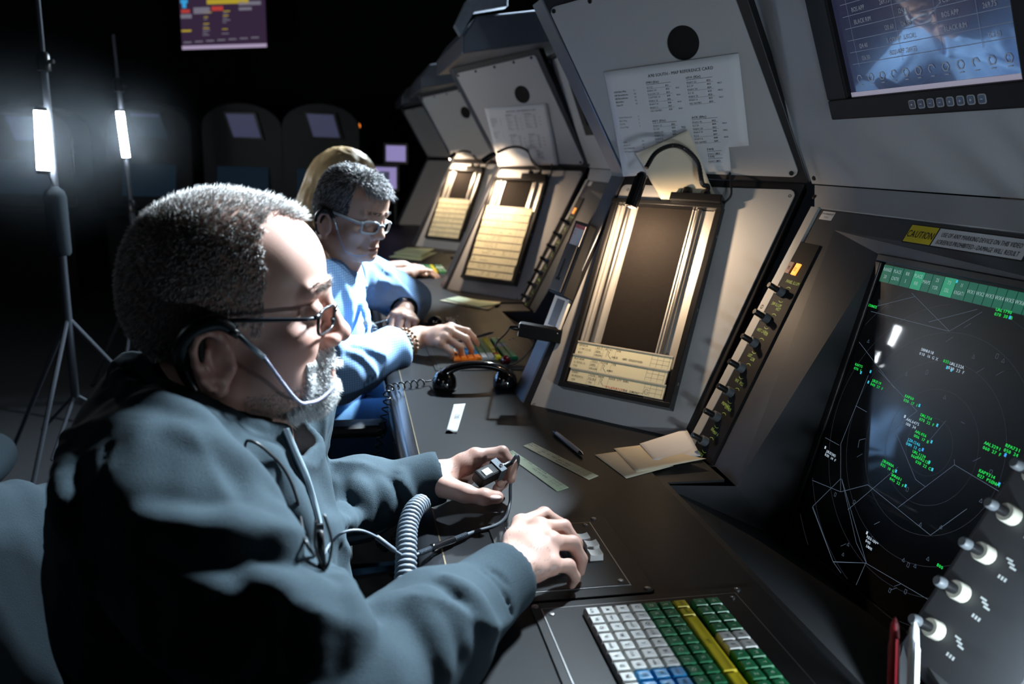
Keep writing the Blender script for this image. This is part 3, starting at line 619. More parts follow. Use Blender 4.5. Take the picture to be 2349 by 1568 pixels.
def flight_strip(F, v, label, group, txt=None, seed=0, u0=.069, u1=.272, hh=.0285, simple=False):
    rr = random.Random(seed); du = rr.uniform(-.002, .002)
    root = thing('flight_strip', label, 'paper strip', tuple(F.P((u0+u1)/2, v, .02)), group)
    S = Frame(F.P(du, v, .0245), F.u, unit(F.v*hh-F.n*.0015))
    mb = MB(); S.bx(mb, u0-.001, 0, u1+.001, hh+.001, -.003, -.0006); mb.build('strip_holder', 'strip_holder', root)
    mb = MB(); S.bx(mb, u0-.001, hh-.0015, u1+.001, hh+.0010, -.003, .0014); mb.build('holder_lip', 'strip_holder', root)
    mb = MB(); S.bx(mb, u0, .0005, u1, hh-.0015, -.0006, 0); mb.build('paper', 'strip_paper', root)
    tx, gd = MB(), MB()
    if not simple:
        t = txt; X = lambda f: u0+(u1-u0)*f
        for i in range(3): text(tx, S, t[i], X(.02+.01*(i != 0)), .0195-.0078*i, .0056, mono=.58)
        for i in range(3): text(tx, S, t[3+i], X(.215), .0195-.0078*i, .0056, mono=.58)
        text(tx, S, t[6], X(.31), .0195, .0056, mono=.58); text(tx, S, t[7], X(.43), .0195, .0056, mono=.58); text(tx, S, t[8], X(.40), .0055, .0056, mono=.58)
        for i in (1, 2): S.line(gd, (X(.21), .0265-.0078*i), (X(.29), .0265-.0078*i), .0004, .0002)
        for f in (.205, .295, .425): S.line(gd, (X(f), .001), (X(f), .026), .0004, .0002)
        for i in range(4): S.line(gd, (X(.80+.06*i), .002), (X(.80+.06*i), .025), .0004, .0002)
        for i in (1, 2): S.line(gd, (X(.80), .026*i/3), (X(.985), .026*i/3), .0004, .0002)
        pc = MB(); a, b = X(.335), .012
        pts = [(a, b-.007), (a+.001, b+.006), (a+.006, b+.004), (a+.003, b-.001), (a+.012, b-.009)]
        for p, q in zip(pts, pts[1:]): S.line(pc, p, q, .0006, .0003)
        if t[9]:
            rd = MB(); text(rd, S, t[9], X(.40), .0015, .0060, mono=.6, bold=.04); rd.build('red_print', 'ink_red', root); text(tx, S, 'CNS CHRONO***', X(.60), .0015, .0056, mono=.58)
            cc = [(X(.83)+.004*math.cos(t_), .009+.005*math.sin(t_)) for t_ in np.linspace(.5, 6, 10)]
            for p, q in zip(cc, cc[1:]): S.line(pc, p, q, .0006, .0003)
        pc.build('pencil_mark', 'pencil', root)
    else:
        for i in range(2):
            for a in (u0+.008, u0+.045, u0+.066, u0+.09, u0+.13):
                if rr.random() < .7: text(tx, S, ''.join(rr.choice('ABCDEKLMNPRSTW0123456789') for _ in range(rr.randint(3, 6))), a, .016-.009*i, .0055, mono=.58)
        for a in (u0+.042, u0+.062, u0+.165, u0+.18): S.line(gd, (a, .001), (a, .026), .0005, .0002)
    tag(tx.build('print', 'ink', root), kind='stuff'); tag(gd.build('grid_lines', 'ink_grid', root), kind='stuff')
    return root
BAYS = []
for k, l in enumerate(('strip bay holding only three strips below a bare black back', 'strip bay almost full of cream strips behind the telephone handset', 'far strip bay with cream strips in its lower two thirds')):
    b, F = strip_bay(k); b['label'] = l; BAYS.append(F)
for i, l in enumerate(('top one of the three flight strips in the nearly empty bay', 'middle one of the three flight strips in the nearly empty bay', 'bottom flight strip with red print in the nearly empty bay')):
    flight_strip(BAYS[0], .0585+.0285*(2-i), l, 'strips in the nearly empty bay', strip_txt[i], i)
ORD = ('bottom', 'second', 'third', 'fourth', 'fifth', 'sixth', 'seventh', 'eighth', 'ninth', 'topmost')
for i in range(10): flight_strip(BAYS[1], .0585+.0285*i, f'cream flight strip, {ORD[i]} one counted up from the lower lip of the full bay', 'strips in the full bay', seed=20+i, simple=True)
for i in range(8): flight_strip(BAYS[2], .0585+.0285*i, f'blurred cream strip, {ORD[i] if i < 7 else "topmost"} one counted up from the lower lip of the far bay', 'strips in the far bay', seed=50+i, simple=True)
# ================================================================== gooseneck lamps
def spline(pts, n=8):
    pts = [np.asarray(p, float) for p in pts]; P = [2*pts[0]-pts[1]]+pts+[2*pts[-1]-pts[-2]]; out = []
    for i in range(1, len(P)-2):
        a, b, c, d = P[i-1:i+3]
        for j in range(n):
            t = j/n; out.append(.5*((2*b)+(c-a)*t+(2*a-5*b+4*c-d)*t*t+(3*b-a-3*c+d)*t**3))
    out.append(pts[-1]); return out
def gooseneck(k, neck, head, label, power):
    F = BAYS[k]; root = thing('gooseneck_lamp', label, 'lamp', tuple(F.P(.25, .463, .015)), 'gooseneck lamps on the strip bays')
    mb = MB(); F.bx(mb, .185, .463, .292, .481, .002, .034); mb.build('switch_box', 'black_plastic', root, bevel=.002)
    mb = MB(); mb.lathe([(.0105, 0), (.0105, .011), (.009, .016)], F.P(.213, .481, .018), F.v, 18); mb.build('dimmer_knob', 'black_plastic', root, smooth='auto')
    mb = MB(); mb.lathe([(.009, 0), (.009, .006), (.0065, .012)], F.P(.254, .481, .018), F.v, 16); mb.build('collar', 'black_plastic', root, smooth='auto')
    pts = spline([F.P(.254, .487, .018), F.P(.256, .500, .026)]+[F.P(*F.at(px, py, h), h) for px, py, h in neck], 14)
    n = len(pts); mb = MB(); mb.tube(pts, [.0043+.0007*(i % 2) for i in range(n)], 10); mb.build('gooseneck', 'black_plastic', root, smooth='auto')
    h0, h1 = [F.P(*F.at(px, py, h), h) for px, py, h in head]; ax = unit(h1-h0); L = np.linalg.norm(h1-h0)
    mb = MB(); mb.lathe([(.006, -.006), (.0105, 0), (.0115, L*.55), (.0125, L), (.0105, L), (.009, L*.8)], h0, ax, 20); hd = mb.build('lamp_head', 'black_gloss', root, smooth='auto')
    for j in range(8):
        a = unit(np.cross(ax, V(0, 0, 1))); b = np.cross(ax, a); d = a*math.cos(j*math.pi/4)+b*math.sin(j*math.pi/4)
        mb = MB(); mb.tube([h0+d*.0112+ax*.004, h0+d*.0122+ax*L*.9], .0009, 5); mb.build('head_fin', 'black_plastic', hd)
    mb = MB(); mb.lathe([(.008, 0), (.008, .0008)], h0+ax*(L*.86), ax, 14); mb.build('bulb', 'bulb_warm', hd)
    cb = spline([F.P(.292, .472, .012), F.P(.305, .485, .022), F.P(.300, .51, .025), F.P(.290, .535, .015), F.P(.286, .56, .004)], 8)
    mb = MB(); mb.tube(cb, .0022, 7); mb.build('power_cable', 'cord_black', root, smooth=True)
    l = bpy.data.lights.new('lamp_glow', 'SPOT'); l.energy = power; l.color = WARM; l.shadow_soft_size = .008; l.spot_size = math.radians(165); l.spot_blend = .6
    lo = bpy.data.objects.new('lamp_glow', l); COL.objects.link(lo); lo.parent = root
    p = h0+ax*(L+.006); lo.location = Vector(p-ORG[root]); aim = -F.n*1.0-F.v*.35+F.u*.25
    lo.rotation_euler = Vector(aim).to_track_quat('-Z', 'Y').to_euler()
    return root
gooseneck(0, [(1611, 420, .042), (1600, 372, .062), (1570, 341, .082), (1540, 334, .098), (1505, 350, .115), (1482, 385, .122)], [(1473, 402, .124), (1447, 474, .116)], 'gooseneck lamp arched over the nearly empty strip bay', 6.5)
gooseneck(1, [(1222, 372, .026), (1212, 348, .05), (1190, 337, .09), (1165, 339, .12), (1140, 350, .135)], [(1134, 353, .14), (1108, 371, .145)], 'gooseneck lamp with its bulb showing over the full strip bay', 11)
gooseneck(2, [(1085, 355, .026), (1075, 348, .05), (1062, 346, .08), (1048, 350, .10)], [(1044, 352, .105), (1031, 364, .11)], 'small far gooseneck lamp over the far strip bay', 11)
# ================================================================== papers on the panels
def ref_card(F, quad, label, seed, full=True, notch=True):
    q = [F.at(*p) for p in quad]                         # tl tr br bl in panel coordinates
    tl, tr, br, bl = q; w_ = np.linalg.norm(tr-tl); hh = np.linalg.norm(bl-tl)
    G = Frame(F.P(*tl, .004), F.u*(tr-tl)[0]+F.v*(tr-tl)[1], -(F.u*(bl-tl)[0]+F.v*(bl-tl)[1])+0)
    v_ = G.v-G.u*(G.v@G.u); G = Frame(G.o, G.u, v_)
    root = thing('map_reference_card', label, 'paper', tuple(G.P(w_/2, -hh)), 'map reference cards')
    n = 14; mb = MB(); bend = lambda a, b: .002+.006*((-b/hh)**3)+.0015*math.sin(a/w_*3)
    def keep(i, j): return not (notch and i >= n-2 and j >= n-3)
    idx = {}
    for j in range(n+1):
        for i in range(n+1):
            a, b = w_*i/n, -hh*j/n
            idx[i, j] = len(mb.v); mb.v.append(tuple(G.P(a, b, bend(a, b))))
    for j in range(n):
        for i in range(n):
            if keep(i, j): mb.f.append((idx[i, j+1], idx[i+1, j+1], idx[i+1, j], idx[i, j])); mb.mi.append(0)
    o = mb.build('sheet', 'paper_white', root, smooth=True); s = o.modifiers.new('t', 'SOLIDIFY'); s.thickness = .0003; s.offset = -1
    class GB(Frame):
        def P(s_, a, b, h=0): return s_.o+s_.u*a+s_.v*b+s_.n*(h+bend(a, b)+.0002)
    G2 = GB(G.o, G.u, G.v); tx = MB(); sc = w_/.279
    text(tx, G2, 'A90 SOUTH - MAP REFERENCE CARD', .095*sc, -.022*sc, .0085*sc, bold=.03, squeeze=.9)
    def block(a, b, head, rows, nums, wd=.052):
        text(tx, G2, head, a*sc, -b*sc, .0062*sc, bold=.04); G2.line(tx, (a*sc, -(b+.002)*sc), ((a+wd)*sc, -(b+.002)*sc), .0006, .0002)
        for i, r_ in enumerate(rows):
            yy = -(b+.009+i*.0068)*sc
            text(tx, G2, r_, a*sc, yy, .0048*sc); text(tx, G2, nums[i] if i < len(nums) else '', (a+wd-.012)*sc, yy, .0048*sc, bold=.05)
            if i % 2: text(tx, G2, '9'+nums[i % max(1, len(nums))], (a+wd+.008)*sc, yy, .0042*sc)
            if i % 2 == 0: G2.line(tx, (a*sc, yy-.0012*sc), ((a+wd)*sc, yy-.0012*sc), .0003, .0002)
    RN = ['RNAV 5', 'ILS 5', 'RNAV 23', 'ILS 23', 'RNAV 14', 'RNAV 32', 'FIX NAMES']
    block(.088, .034, 'FMH (81x)', ['ILS 23', 'RNAV 23', 'ILS/LOC 23', 'COPTER 23', 'RNAV 15', 'RNAV 14', 'RNAV 5', 'FIX NAMES'], ['811', '812', '813', '814', '815', '816', '817', '819'])
    block(.172, .034, 'HYA (82x)', ['RNAV 32', 'ILS 24', 'RNAV 24', 'ILS 15', 'RNAV 15', 'RNAV 6', 'FIX NAMES'], ['822', '823', '824', '825', '826', '827', '829'])
    block(.088, .112, 'MVY (83x)', ['RNAV 33', 'ILS 24', 'RNAV 24', 'RNAV 15', 'RNAV 6', 'VOR 6', 'FIX NAMES'], ['832', '833', '834', '835', '836', '837', '839'])
    block(.172, .112, 'ACK (84x)', ['RNAV 33', 'ILS 24', 'RNAV 24', 'RNAV 15', 'ILS 6', 'RNAV 6', 'FIX NAMES'], ['843', '844', '845', '846', '847', '848', '849'])
    block(.195, .178, 'EWB', ['RNAV 23'], ['852'], .03); block(.195, .193, 'TAN', ['RNAV 30'], ['851'], .03)
    for i, r_ in enumerate(['A90 Base Map', 'SW Boundaries', 'NE Boundaries', 'Shoreline', 'Class D']): text(tx, G2, r_, .014*sc, -(.045+i*.0068)*sc, .0046*sc, bold=.04); text(tx, G2, str(21+i*7), .058*sc, -(.045+i*.0068)*sc, .0044*sc)
    for i, r_ in enumerate(['CRW Restricts', 'SRC Map', 'FSTW', 'Prev Map']): text(tx, G2, r_, .014*sc, -(.098+i*.0068)*sc, .0046*sc); text(tx, G2, str(4+i), .058*sc, -(.098+i*.0068)*sc, .0044*sc)
    for i, r_ in enumerate(['SOA', 'Area X1', 'N STREAMS', 'W Departures']): text(tx, G2, r_, .014*sc, -(.150+i*.0068)*sc, .0046*sc); text(tx, G2, '8'+str(i), .058*sc, -(.150+i*.0068)*sc, .0044*sc)
    tag(tx.build('print', 'ink', root), kind='stuff'); return root
ref_card(FU, [(1388, 163), (1697, 120), (1727, 383), (1430, 400)], 'white map reference card with a torn corner above the nearly empty strip bay', 1)
ref_card(shifted(FU, 1), [(1114, 247), (1256, 236), (1280, 374), (1141, 379)], 'white map reference card in a plastic sleeve above the full strip bay', 2, notch=False)
def note_sheet():
    rows = [[(1458, 352, .028), (1520, 326, .026), (1578, 298, .022)], [(1476, 382, .026), (1535, 360, .024), (1596, 340, .020)], [(1492, 415, .022), (1552, 400, .020), (1614, 385, .018)], [(1512, 448, .016), (1566, 440, .016), (1630, 425, .016)], [(1522, 474, .010), (1575, 470, .012), (1641, 446, .016)]]
    g = []
    for r_ in rows:
        row = []
        for px, py, h in r_:
            q = onpl(px, py, FU.o+FU.n*h, FU.n)
            if (q-FU.o)@FU.v < 0: q = onpl(px, py, FL.o+FL.n*h, FL.n)
            row.append(q)
        g.append(spline(row, 5))
    g = list(zip(*[spline(c, 5) for c in zip(*g)])); H, W_ = len(g), len(g[0])
    mb = MB(); mb.add([p for r_ in g for p in r_], [(i*W_+j, (i+1)*W_+j, (i+1)*W_+j+1, i*W_+j+1) for i in range(H-1) for j in range(W_-1)])
    o = mb.build('note_sheet', 'paper_cream', smooth=True, origin=g[-1][W_//2]); s = o.modifiers.new('t', 'SOLIDIFY'); s.thickness = .0003
    tag(o, 'curled cream note sheet hanging behind the gooseneck lamp', 'paper')
note_sheet()
# ================================================================== things on the worktop
def flat_sheet(name, pts, m, label, cat, h=.0006, curl=0, group=None, lift=None, sub=10):
    P = [onz(px, py, DZ+.0008) for px, py in pts]; c = sum(P)/len(P); mb = MB(); tl, tr, br, bl = P; n = sub
    grid = [[(tl*(1-i/n)+tr*(i/n))*(1-j/n)+(bl*(1-i/n)+br*(i/n))*(j/n) for i in range(n+1)] for j in range(n+1)]
    for j in range(n+1):
        for i in range(n+1): grid[j][i] = grid[j][i]+V(0, 0, (lift(i/n, j/n) if lift else 0))
    mb.add([p for r_ in grid for p in r_], [(j*(n+1)+i, (j+1)*(n+1)+i, (j+1)*(n+1)+i+1, j*(n+1)+i+1) for j in range(n) for i in range(n)])
    root = thing(name, label, cat, tuple(c), group); o = mb.build('sheet', m, root, smooth=True); s = o.modifiers.new('t', 'SOLIDIFY'); s.thickness = h; s.offset = 0
    return root, P
def strip_print(root, P, lines, m='ink'):
    tl, tr, br, bl = P; U = unit(br-tr); Wd = np.linalg.norm(br-tr); Vv = unit(tr-tl); F = Frame(tl+V(0, 0, .0012), U, Vv); hh = np.linalg.norm(tr-tl); tx = MB(); gd = MB()
    for f, b, s_ in lines: text(tx, F, s_, Wd*f, hh*b, .0054, mono=.58, h=.0002)
    for i in range(4): F.line(gd, (Wd*(.80+.06*i), hh*.08), (Wd*(.80+.06*i), hh*.95), .0004, .0002)
    for i in (1, 2): F.line(gd, (Wd*.79, hh*i/3), (Wd*.99, hh*i/3), .0004, .0002)
    tag(tx.build('print', m, root), kind='stuff'); tag(gd.build('grid_lines', 'ink_grid', root), kind='stuff')
r_, P = flat_sheet('flight_strip', [(1199, 1022), (1221, 1015), (1373, 1091), (1351, 1100)], 'strip_paper', 'printed yellow flight strip lying on the worktop beside the clear pen', 'paper strip', group='loose strips on the worktop')
strip_print(r_, P, [(.02, .7, 'N2187G'), (.02, .38, 'BE58'), (.22, .7, '2137'), (.24, .4, 'BOS 101'), (.42, .7, '170'), (.40, .4, 'KBED MERIT OBDEE'), (.50, .1, 'BOSOX KACK'), (.22, .08, 'HFD')])
r_, P = flat_sheet('flight_strip', [(1156, 1039), (1176, 1033), (1305, 1118), (1278, 1127)], 'strip_green', 'printed greenish flight strip lying by the hand with the talk switch', 'paper strip', group='loose strips on the worktop')
strip_print(r_, P, [(.02, .7, 'N415QS'), (.02, .38, 'C560'), (.25, .7, '0417 KACK'), (.50, .7, 'KBED KEWB'), (.48, .32, 'KACK 0452 KPVD')])
r_, P = flat_sheet('paper_tape', [(1023, 991), (1041, 927), (1068, 925), (1048, 993)], 'tape_paper', 'torn piece of gray paper tape stuck near the worktop edge', 'paper', lift=lambda i, j: .004*max(0, .25-i)*4*(.5+.5*math.sin(j*6)))
tx = MB(); F = Frame(P[0]*.5+P[2]*.5+V(0, 0, .0012), unit(P[1]-P[0]), unit(np.cross(ZZ, P[1]-P[0]))); text(tx, F, '003', -.01, -.006, .014, h=.0006); tx.build('pen_marks', 'pencil', r_)
for pts, m, l, lf in (([(1364, 1043), (1440, 1032), (1545, 1068), (1437, 1097)], 'paper_cream', 'blank cream slip lying under the others by the panel foot', lambda i, j: .0002), ([(1408, 1030), (1490, 1020), (1618, 1066), (1460, 1084)], 'paper_cream', 'cream slip curling up on top of the others by the panel foot', lambda i, j: .0015+.010*j*j*i), ([(1467, 1022), (1573, 1002), (1607, 1050), (1500, 1060)], 'paper_white', 'white folded slip against the foot of the knob panel', lambda i, j: .004+.012*(1-j)*i)):
    flat_sheet('paper_slip', pts, m, l, 'paper', lift=lf, group='paper slips by the panel foot')
# clear pen
def pen(p0, p1, label):
    root = thing('ballpoint_pen', label, 'pen', tuple((p0+p1)/2)); ax = unit(p1-p0); L = np.linalg.norm(p1-p0)
    mb = MB(); mb.lathe([(.0022, 0), (.0042, .006), (.0042, L*.72), (.0040, L*.86), (.0030, L*.9)], p0, ax, 14); mb.build('barrel', 'pen_clear', root, smooth='auto')
    mb = MB(); mb.lathe([(.0012, .002), (.0012, L*.9)], p0, ax, 8); mb.build('ink_tube', 'ink', root, smooth=True)
    mb = MB(); mb.lathe([(.0034, L*.86), (.0034, L*.93), (.0008, L)], p0, ax, 12); mb.build('tip', 'chrome', root, smooth='auto')
    mb = MB(); mb.lathe([(.0020, -.006), (.0026, 0), (.0043, .001), (.0043, .008)], p0, ax, 12); mb.build('push_button', 'black_plastic', root, smooth='auto')
mat('pen_clear', (.55, .57, .6), .12, trans=.4, ior=1.3)
pen(onz(1273, 991, DZ+.0052), onz(1338, 1043, DZ+.0052), 'clear plastic ballpoint pen lying on the worktop')
# telephone handset
def handset():
    c0, c1 = onz(1010, 893, DZ), onz(1168, 889, DZ); root = thing('telephone_handset', 'glossy black telephone handset lying on the worktop', 'telephone', tuple((c0+c1)/2))
    L = c1-c0; f = lambda t, z: c0+L*t+V(0, 0, z)
    path = spline([f(.03, .030), f(.12, .043), f(.30, .052), f(.5, .0545), f(.70, .052), f(.88, .043), f(.97, .030)], 8)
    side = unit(np.cross(L, ZZ)); n = len(path); mb = MB(); rings = []
    for i, p in enumerate(path):
        t = unit(path[min(i+1, n-1)]-path[max(i-1, 0)]); nn = np.cross(side, t); k = abs(i/(n-1)-.5)*2; a, b = .0125+.006*k**3, .0085+.004*k**3
        rings.append([p+side*a*math.cos(q)+nn*b*math.sin(q) for q in np.linspace(0, 2*math.pi, 17)[:-1]])
    mb.add([q for r_ in rings for q in r_], [(i*16+k, i*16+(k+1) % 16, (i+1)*16+(k+1) % 16, (i+1)*16+k) for i in range(n-1) for k in range(16)]+[tuple(range(16))[::-1], tuple(range((n-1)*16, n*16))])
    mb.build('handle', 'black_gloss', root, smooth=True)
    for t, tilt, nm in ((.06, .35, 'mouthpiece'), (.94, -.35, 'earpiece')):
        ax = unit(V(0, 0, 1)+unit(L)*-tilt*.0); mb = MB()
        mb.lathe([(.020, .0), (.0265, .002), (.0275, .010), (.0265, .020), (.023, .030), (.016, .039), (.006, .043)], f(t, .0005), ax, 24); mb.build(nm, 'black_gloss', root, smooth=True)
    return f(.0, .025), root
ph_end, PH = handset()
def coil(path, r_coil, turns, r_wire, n_per=9, sides=6):
    path = np.array(path); d = np.r_[0, np.cumsum(np.linalg.norm(np.diff(path, axis=0), axis=1))]; N = turns*n_per
    s = np.linspace(0, d[-1], N); P = np.stack([np.interp(s, d, path[:, i]) for i in range(3)], 1); T = np.gradient(P, axis=0); T /= np.linalg.norm(T, axis=1)[:, None]
    up = V(0, 0, 1); out = []; u_ = unit(np.cross(T[0], up if abs(T[0][2]) < .9 else V(1, 0, 0)))
    for i in range(N):
        u_ = unit(u_-T[i]*(u_@T[i])); b = np.cross(T[i], u_); a = 2*math.pi*i/n_per
        out.append(P[i]+r_coil*(u_*math.cos(a)+b*math.sin(a)))
    mb = MB(); mb.tube(out, r_wire, sides); return mb
cp = spline([onz(990, 872, DZ+.010), onz(965, 877, DZ+.009), onz(920, 884, DZ+.009), onz(890, 893, DZ+.008), V(.075, 1.63, DZ-.02), V(.055, 1.60, DZ-.12), V(.05, 1.56, DZ-.22), V(.06, 1.60, DZ-.33), V(.10, 1.7, DZ-.36), V(.2, 1.75, DZ-.2), V(.3, 1.78, DZ-.06)], 10)
cord = coil(cp[6:], .0072, 60, .0017); cord.tube([ph_end]+cp[:7], .0018, 6); tag(cord.build('coiled_handset_cord', 'cord_black', smooth=True, origin=tuple(cp[-1])), 'black coiled cord dropping from the telephone handset over the worktop edge', 'cord')
# red ball and the jack box on the cheek
FC = Frame(FL.P(-.036, -.045, .003), YN, V(math.cos(rad(62)), 0, math.sin(rad(62))))
def jack_unit():
    root = thing('handset_cradle', 'black handset cradle with a printed red label clipped to the steel cheek', 'cradle', tuple(FC.P(-.05, .15)))
    lin = lambda t, e: V(1352+(1262-1352)*t+e*28, 520+(760-520)*t+e*10)
    def sl(name, t0, t1, e0, e1, h0, h1, m, par=root, bev=.001):
        q = [FC.at(*lin(t, e), 0) for t, e in ((t1, e0), (t1, e1), (t0, e1), (t0, e0))]
        mb = MB(); FC.plate(mb, q, h0, h1); return mb.build(name, m, par, bevel=bev)
    sl('cradle_body', .0, .68, -.35, .85, 0, .026, 'bezel_black', bev=.002)
    sl('front_cover', .22, .66, -.25, .6, .026, .030, 'frame_black')
    t = sl('slot', .36, .54, .05, .15, .030, .0306, 'hole_black', bev=0); sl('slot_end', .535, .56, -.05, .25, .030, .0308, 'hole_black', bev=0)
    lb = sl('printed_label', .03, .22, -.15, .65, .026, .0272, 'label_white', bev=0); sl('label_header', .03, .065, -.15, .65, .0272, .0275, 'label_red', bev=0)
    q = FC.at(*lin(.09, -.1), 0); tx = MB(); G = Frame(FC.P(*q, .0276), FC.u, FC.v)
    text(tx, G, 'IMPORTANT', .001, .009, .0065, squeeze=.6)
    for i in range(5): text(tx, G, ('HANG UP', 'HANDSET ON', 'CRADLE', 'AFTER USE', 'TRAINING')[i], .0, -.002-.007*i, .0055, squeeze=.6)
    tx.build('label_text', 'ink_red', root)
    sl('steel_plate', .66, 1.0, -.45, .75, 0, .006, 'aluminium_dull'); sl('plate_recess', .70, .95, -.15, .45, .006, .0068, 'frame_steel', bev=.003)
    return root
jack_unit()
def jack_box():
    q = onpl(1240, 762, FC.o+FC.n*.03, FC.n); root = thing('jack_box', 'small black jack box with a looped black cable jutting from the steel cheek', 'jack box', tuple(q))
    d = unit(V(-1, .35, .12)); s = unit(np.cross(ZZ, d)); t = np.cross(d, s); mb = MB(); mb.obox(q, d*.045, s*.013, t*.0145); mb.build('box', 'bezel_black', root, bevel=.002)
    for e in (.6, -.6): mb = MB(); mb.obox(q+d*.0455+t*.0145*e, d*.001, s*.012, t*.004); mb.build('end_label', 'label_white', root)
    mb = MB(); mb.lathe([(.005, 0), (.005, .012), (.003, .02)], q+d*.045, d, 12); mb.build('plug', 'black_gloss', root, smooth='auto')
    e0 = q+d*.065
    lp = spline([e0, onz(1160, 765, DZ+.05), onz(1138, 790, DZ+.02), onz(1145, 822, DZ+.006), onz(1165, 838, DZ+.005), onz(1195, 825, DZ+.012), onz(1225, 790, DZ+.05), q+d*.02-s*.012], 10)
    mb = MB(); mb.tube(lp, .0021, 7); mb.build('cable', 'cord_black', root, smooth=True)
    b = onz(1160, 826, DZ+.012); mb = MB(); mb.ball(b, .0125, 20, 12); tag(mb.build('red_ball', 'ball_red', smooth=True, origin=tuple(b-V(0, 0, .0125))), 'dark red glossy ball between the telephone handset and the coloured keyboard', 'ball')
jack_box()
# loose strips further along
r_, P = flat_sheet('flight_strip', [(1008, 690), (1040, 684), (1150, 694), (1120, 712)], 'strip_paper', 'loose fan of yellow strips at the foot of the full strip bay console', 'paper strip', group='loose strips on the worktop', lift=lambda i, j: .002)
r_, P = flat_sheet('flight_strip', [(1020, 688), (1052, 682), (1147, 700), (1098, 708)], 'strip_green', 'greenish strip lying on the yellow strips at the foot of the full bay console', 'paper strip', group='loose strips on the worktop', lift=lambda i, j: .0045)
for i, (dy, l) in enumerate(((0, 'pale green paper stack on the worktop beyond the blue-shirted man, lower sheet'), (-6, 'pale green paper lying on top of the stack beyond the blue-shirted man'))):
    flat_sheet('paper_sheet', [(893+i*10, 590+dy), (925+i*8, 577+dy), (1002-i*6, 580+dy), (965, 598+dy)], 'strip_green', l, 'paper', lift=lambda a, b, i=i: .002+.006*i, group='pale green papers')
# pens stuck upright by the right-hand knob panel
def upright_pen(px, py, py1, y, m, label, r_=.0052):
    p = ony(px, py, y); q = ony(px-6, py1, y); root = thing('upright_pen', label, 'pen', tuple(q)); ax = unit(p-q); L = np.linalg.norm(p-q)
    mb = MB(); mb.lathe([(r_, 0), (r_, L*.72), (r_*.85, L*.75), (r_*.7, L*.93), (r_*.15, L)], q, ax, 14); mb.build('barrel', m, root, smooth='auto')
    mb = MB(); mb.obox(q+ax*L*.55+V(-.002, -r_-.0012, 0), unit(np.cross(ax, V(0, 1, 0)))*.0016, V(0, .0008, 0), ax*L*.28); mb.build('clip', m, root)
mat('pen_white', (.9, .92, .95), .25); mat('pen_red', (.35, .02, .03), .35)
upright_pen(2098, 1425, 1640, .560, 'pen_white', 'white pen standing upright in front of the scope ledge'); upright_pen(2053, 1415, 1640, .575, 'pen_red', 'dark red pen standing upright in front of the scope ledge')
pc = ony(2080, 1660, .567); mb = MB(); mb.lathe([(.030, -.07), (.032, 0), (.032, .012), (.029, .012), (.028, -.06)], pc, ZZ, 24); tag(mb.build('pen_cup', 'black_plastic', smooth='auto', origin=(pc[0], pc[1], pc[2]-.07)), 'black pen cup holding the upright pens at the worktop back edge', 'cup')
# ================================================================== lamps: tubes on stands, key tubes, ceiling
def tube_lamp(p0, p1, label, group, r_=.013):
    root = thing('tube_light', label, 'tube light', tuple(np.minimum(p0, p1)), group); ax = unit(p1-p0); L = np.linalg.norm(p1-p0)
    mb = MB(); mb.lathe([(r_, .012), (r_, L-.012)], p0, ax, 20); mb.build('glowing_tube', 'tube_emit', root, smooth='auto')
    for a in (0, L-.012): mb = MB(); mb.lathe([(r_*1.05, a), (r_*1.05, a+.012)], p0, ax, 20); mb.build('end_cap', 'black_plastic', root, smooth='auto')
    return root
def stand(base, top, label, extras=()):
    root = thing('light_stand', label, 'light stand', (base[0], base[1], 0), 'light stands'); lean = V(*top)-V(base[0], base[1], 0)
    P = lambda z: V(base[0], base[1], 0)+lean*(z/top[2])
    for z0, z1, r_ in ((.32, .95, .0145), (.9, 1.5, .011), (1.45, top[2], .008)): mb = MB(); mb.tube([P(z0), P(z1)], r_, 12); mb.build('pole', 'frame_steel', root, smooth='auto')
    for z in (.95, 1.5): mb = MB(); mb.lathe([(.022, -.03), (.022, .02), (.015, .03)], P(z), lean, 14); mb.build('clamp_collar', 'black_plastic', root, smooth='auto'); mb = MB(); mb.tube([P(z), P(z)+V(.035, -.01, 0)], .007, 8); mb.build('clamp_knob', 'black_plastic', root)
    for j in range(3):
        a = 2*math.pi*j/3+.4; d = V(math.cos(a), math.sin(a), 0)
        mb = MB(); mb.tube([P(.62), P(0)*1+d*.42+V(0, 0, .02)], .008, 8); mb.build('leg', 'frame_steel', root); mb = MB(); mb.tube([P(.33), P(.31)*.5+(P(0)+d*.42)*.5], .006, 8); mb.build('leg_brace', 'frame_steel', root)
        mb = MB(); mb.ball(P(0)+d*.42+V(0, 0, .014), .014, 10, 6); mb.build('foot', 'rubber', root)
    return root
t1a, t1b = at(92, 246, 3.2), at(100, 398, 3.2); t2a, t2b = at(274, 250, 4.2), at(290, 366, 4.2)
tube_lamp(t1b, t1a, 'brighter white tube light clamped on the nearer stand', 'tube lights on stands', .019); tube_lamp(t2b, t2a, 'slightly tilted white tube light on the farther stand', 'tube lights on stands', .016)
b1 = at(112, 560, 3.25); s1 = stand((b1[0]+.03, b1[1]+.02), (at(80, 0, 3.25)[0], at(80, 0, 3.25)[1]+.03, 2.35), 'black light stand with a battery pouch carrying the brighter tube light')
b2 = at(318, 720, 4.25); stand((b2[0]+.02, b2[1]+.03), (at(262, 160, 4.25)[0], at(262, 160, 4.25)[1]+.03, 1.72), 'black light stand carrying the tilted tube light')
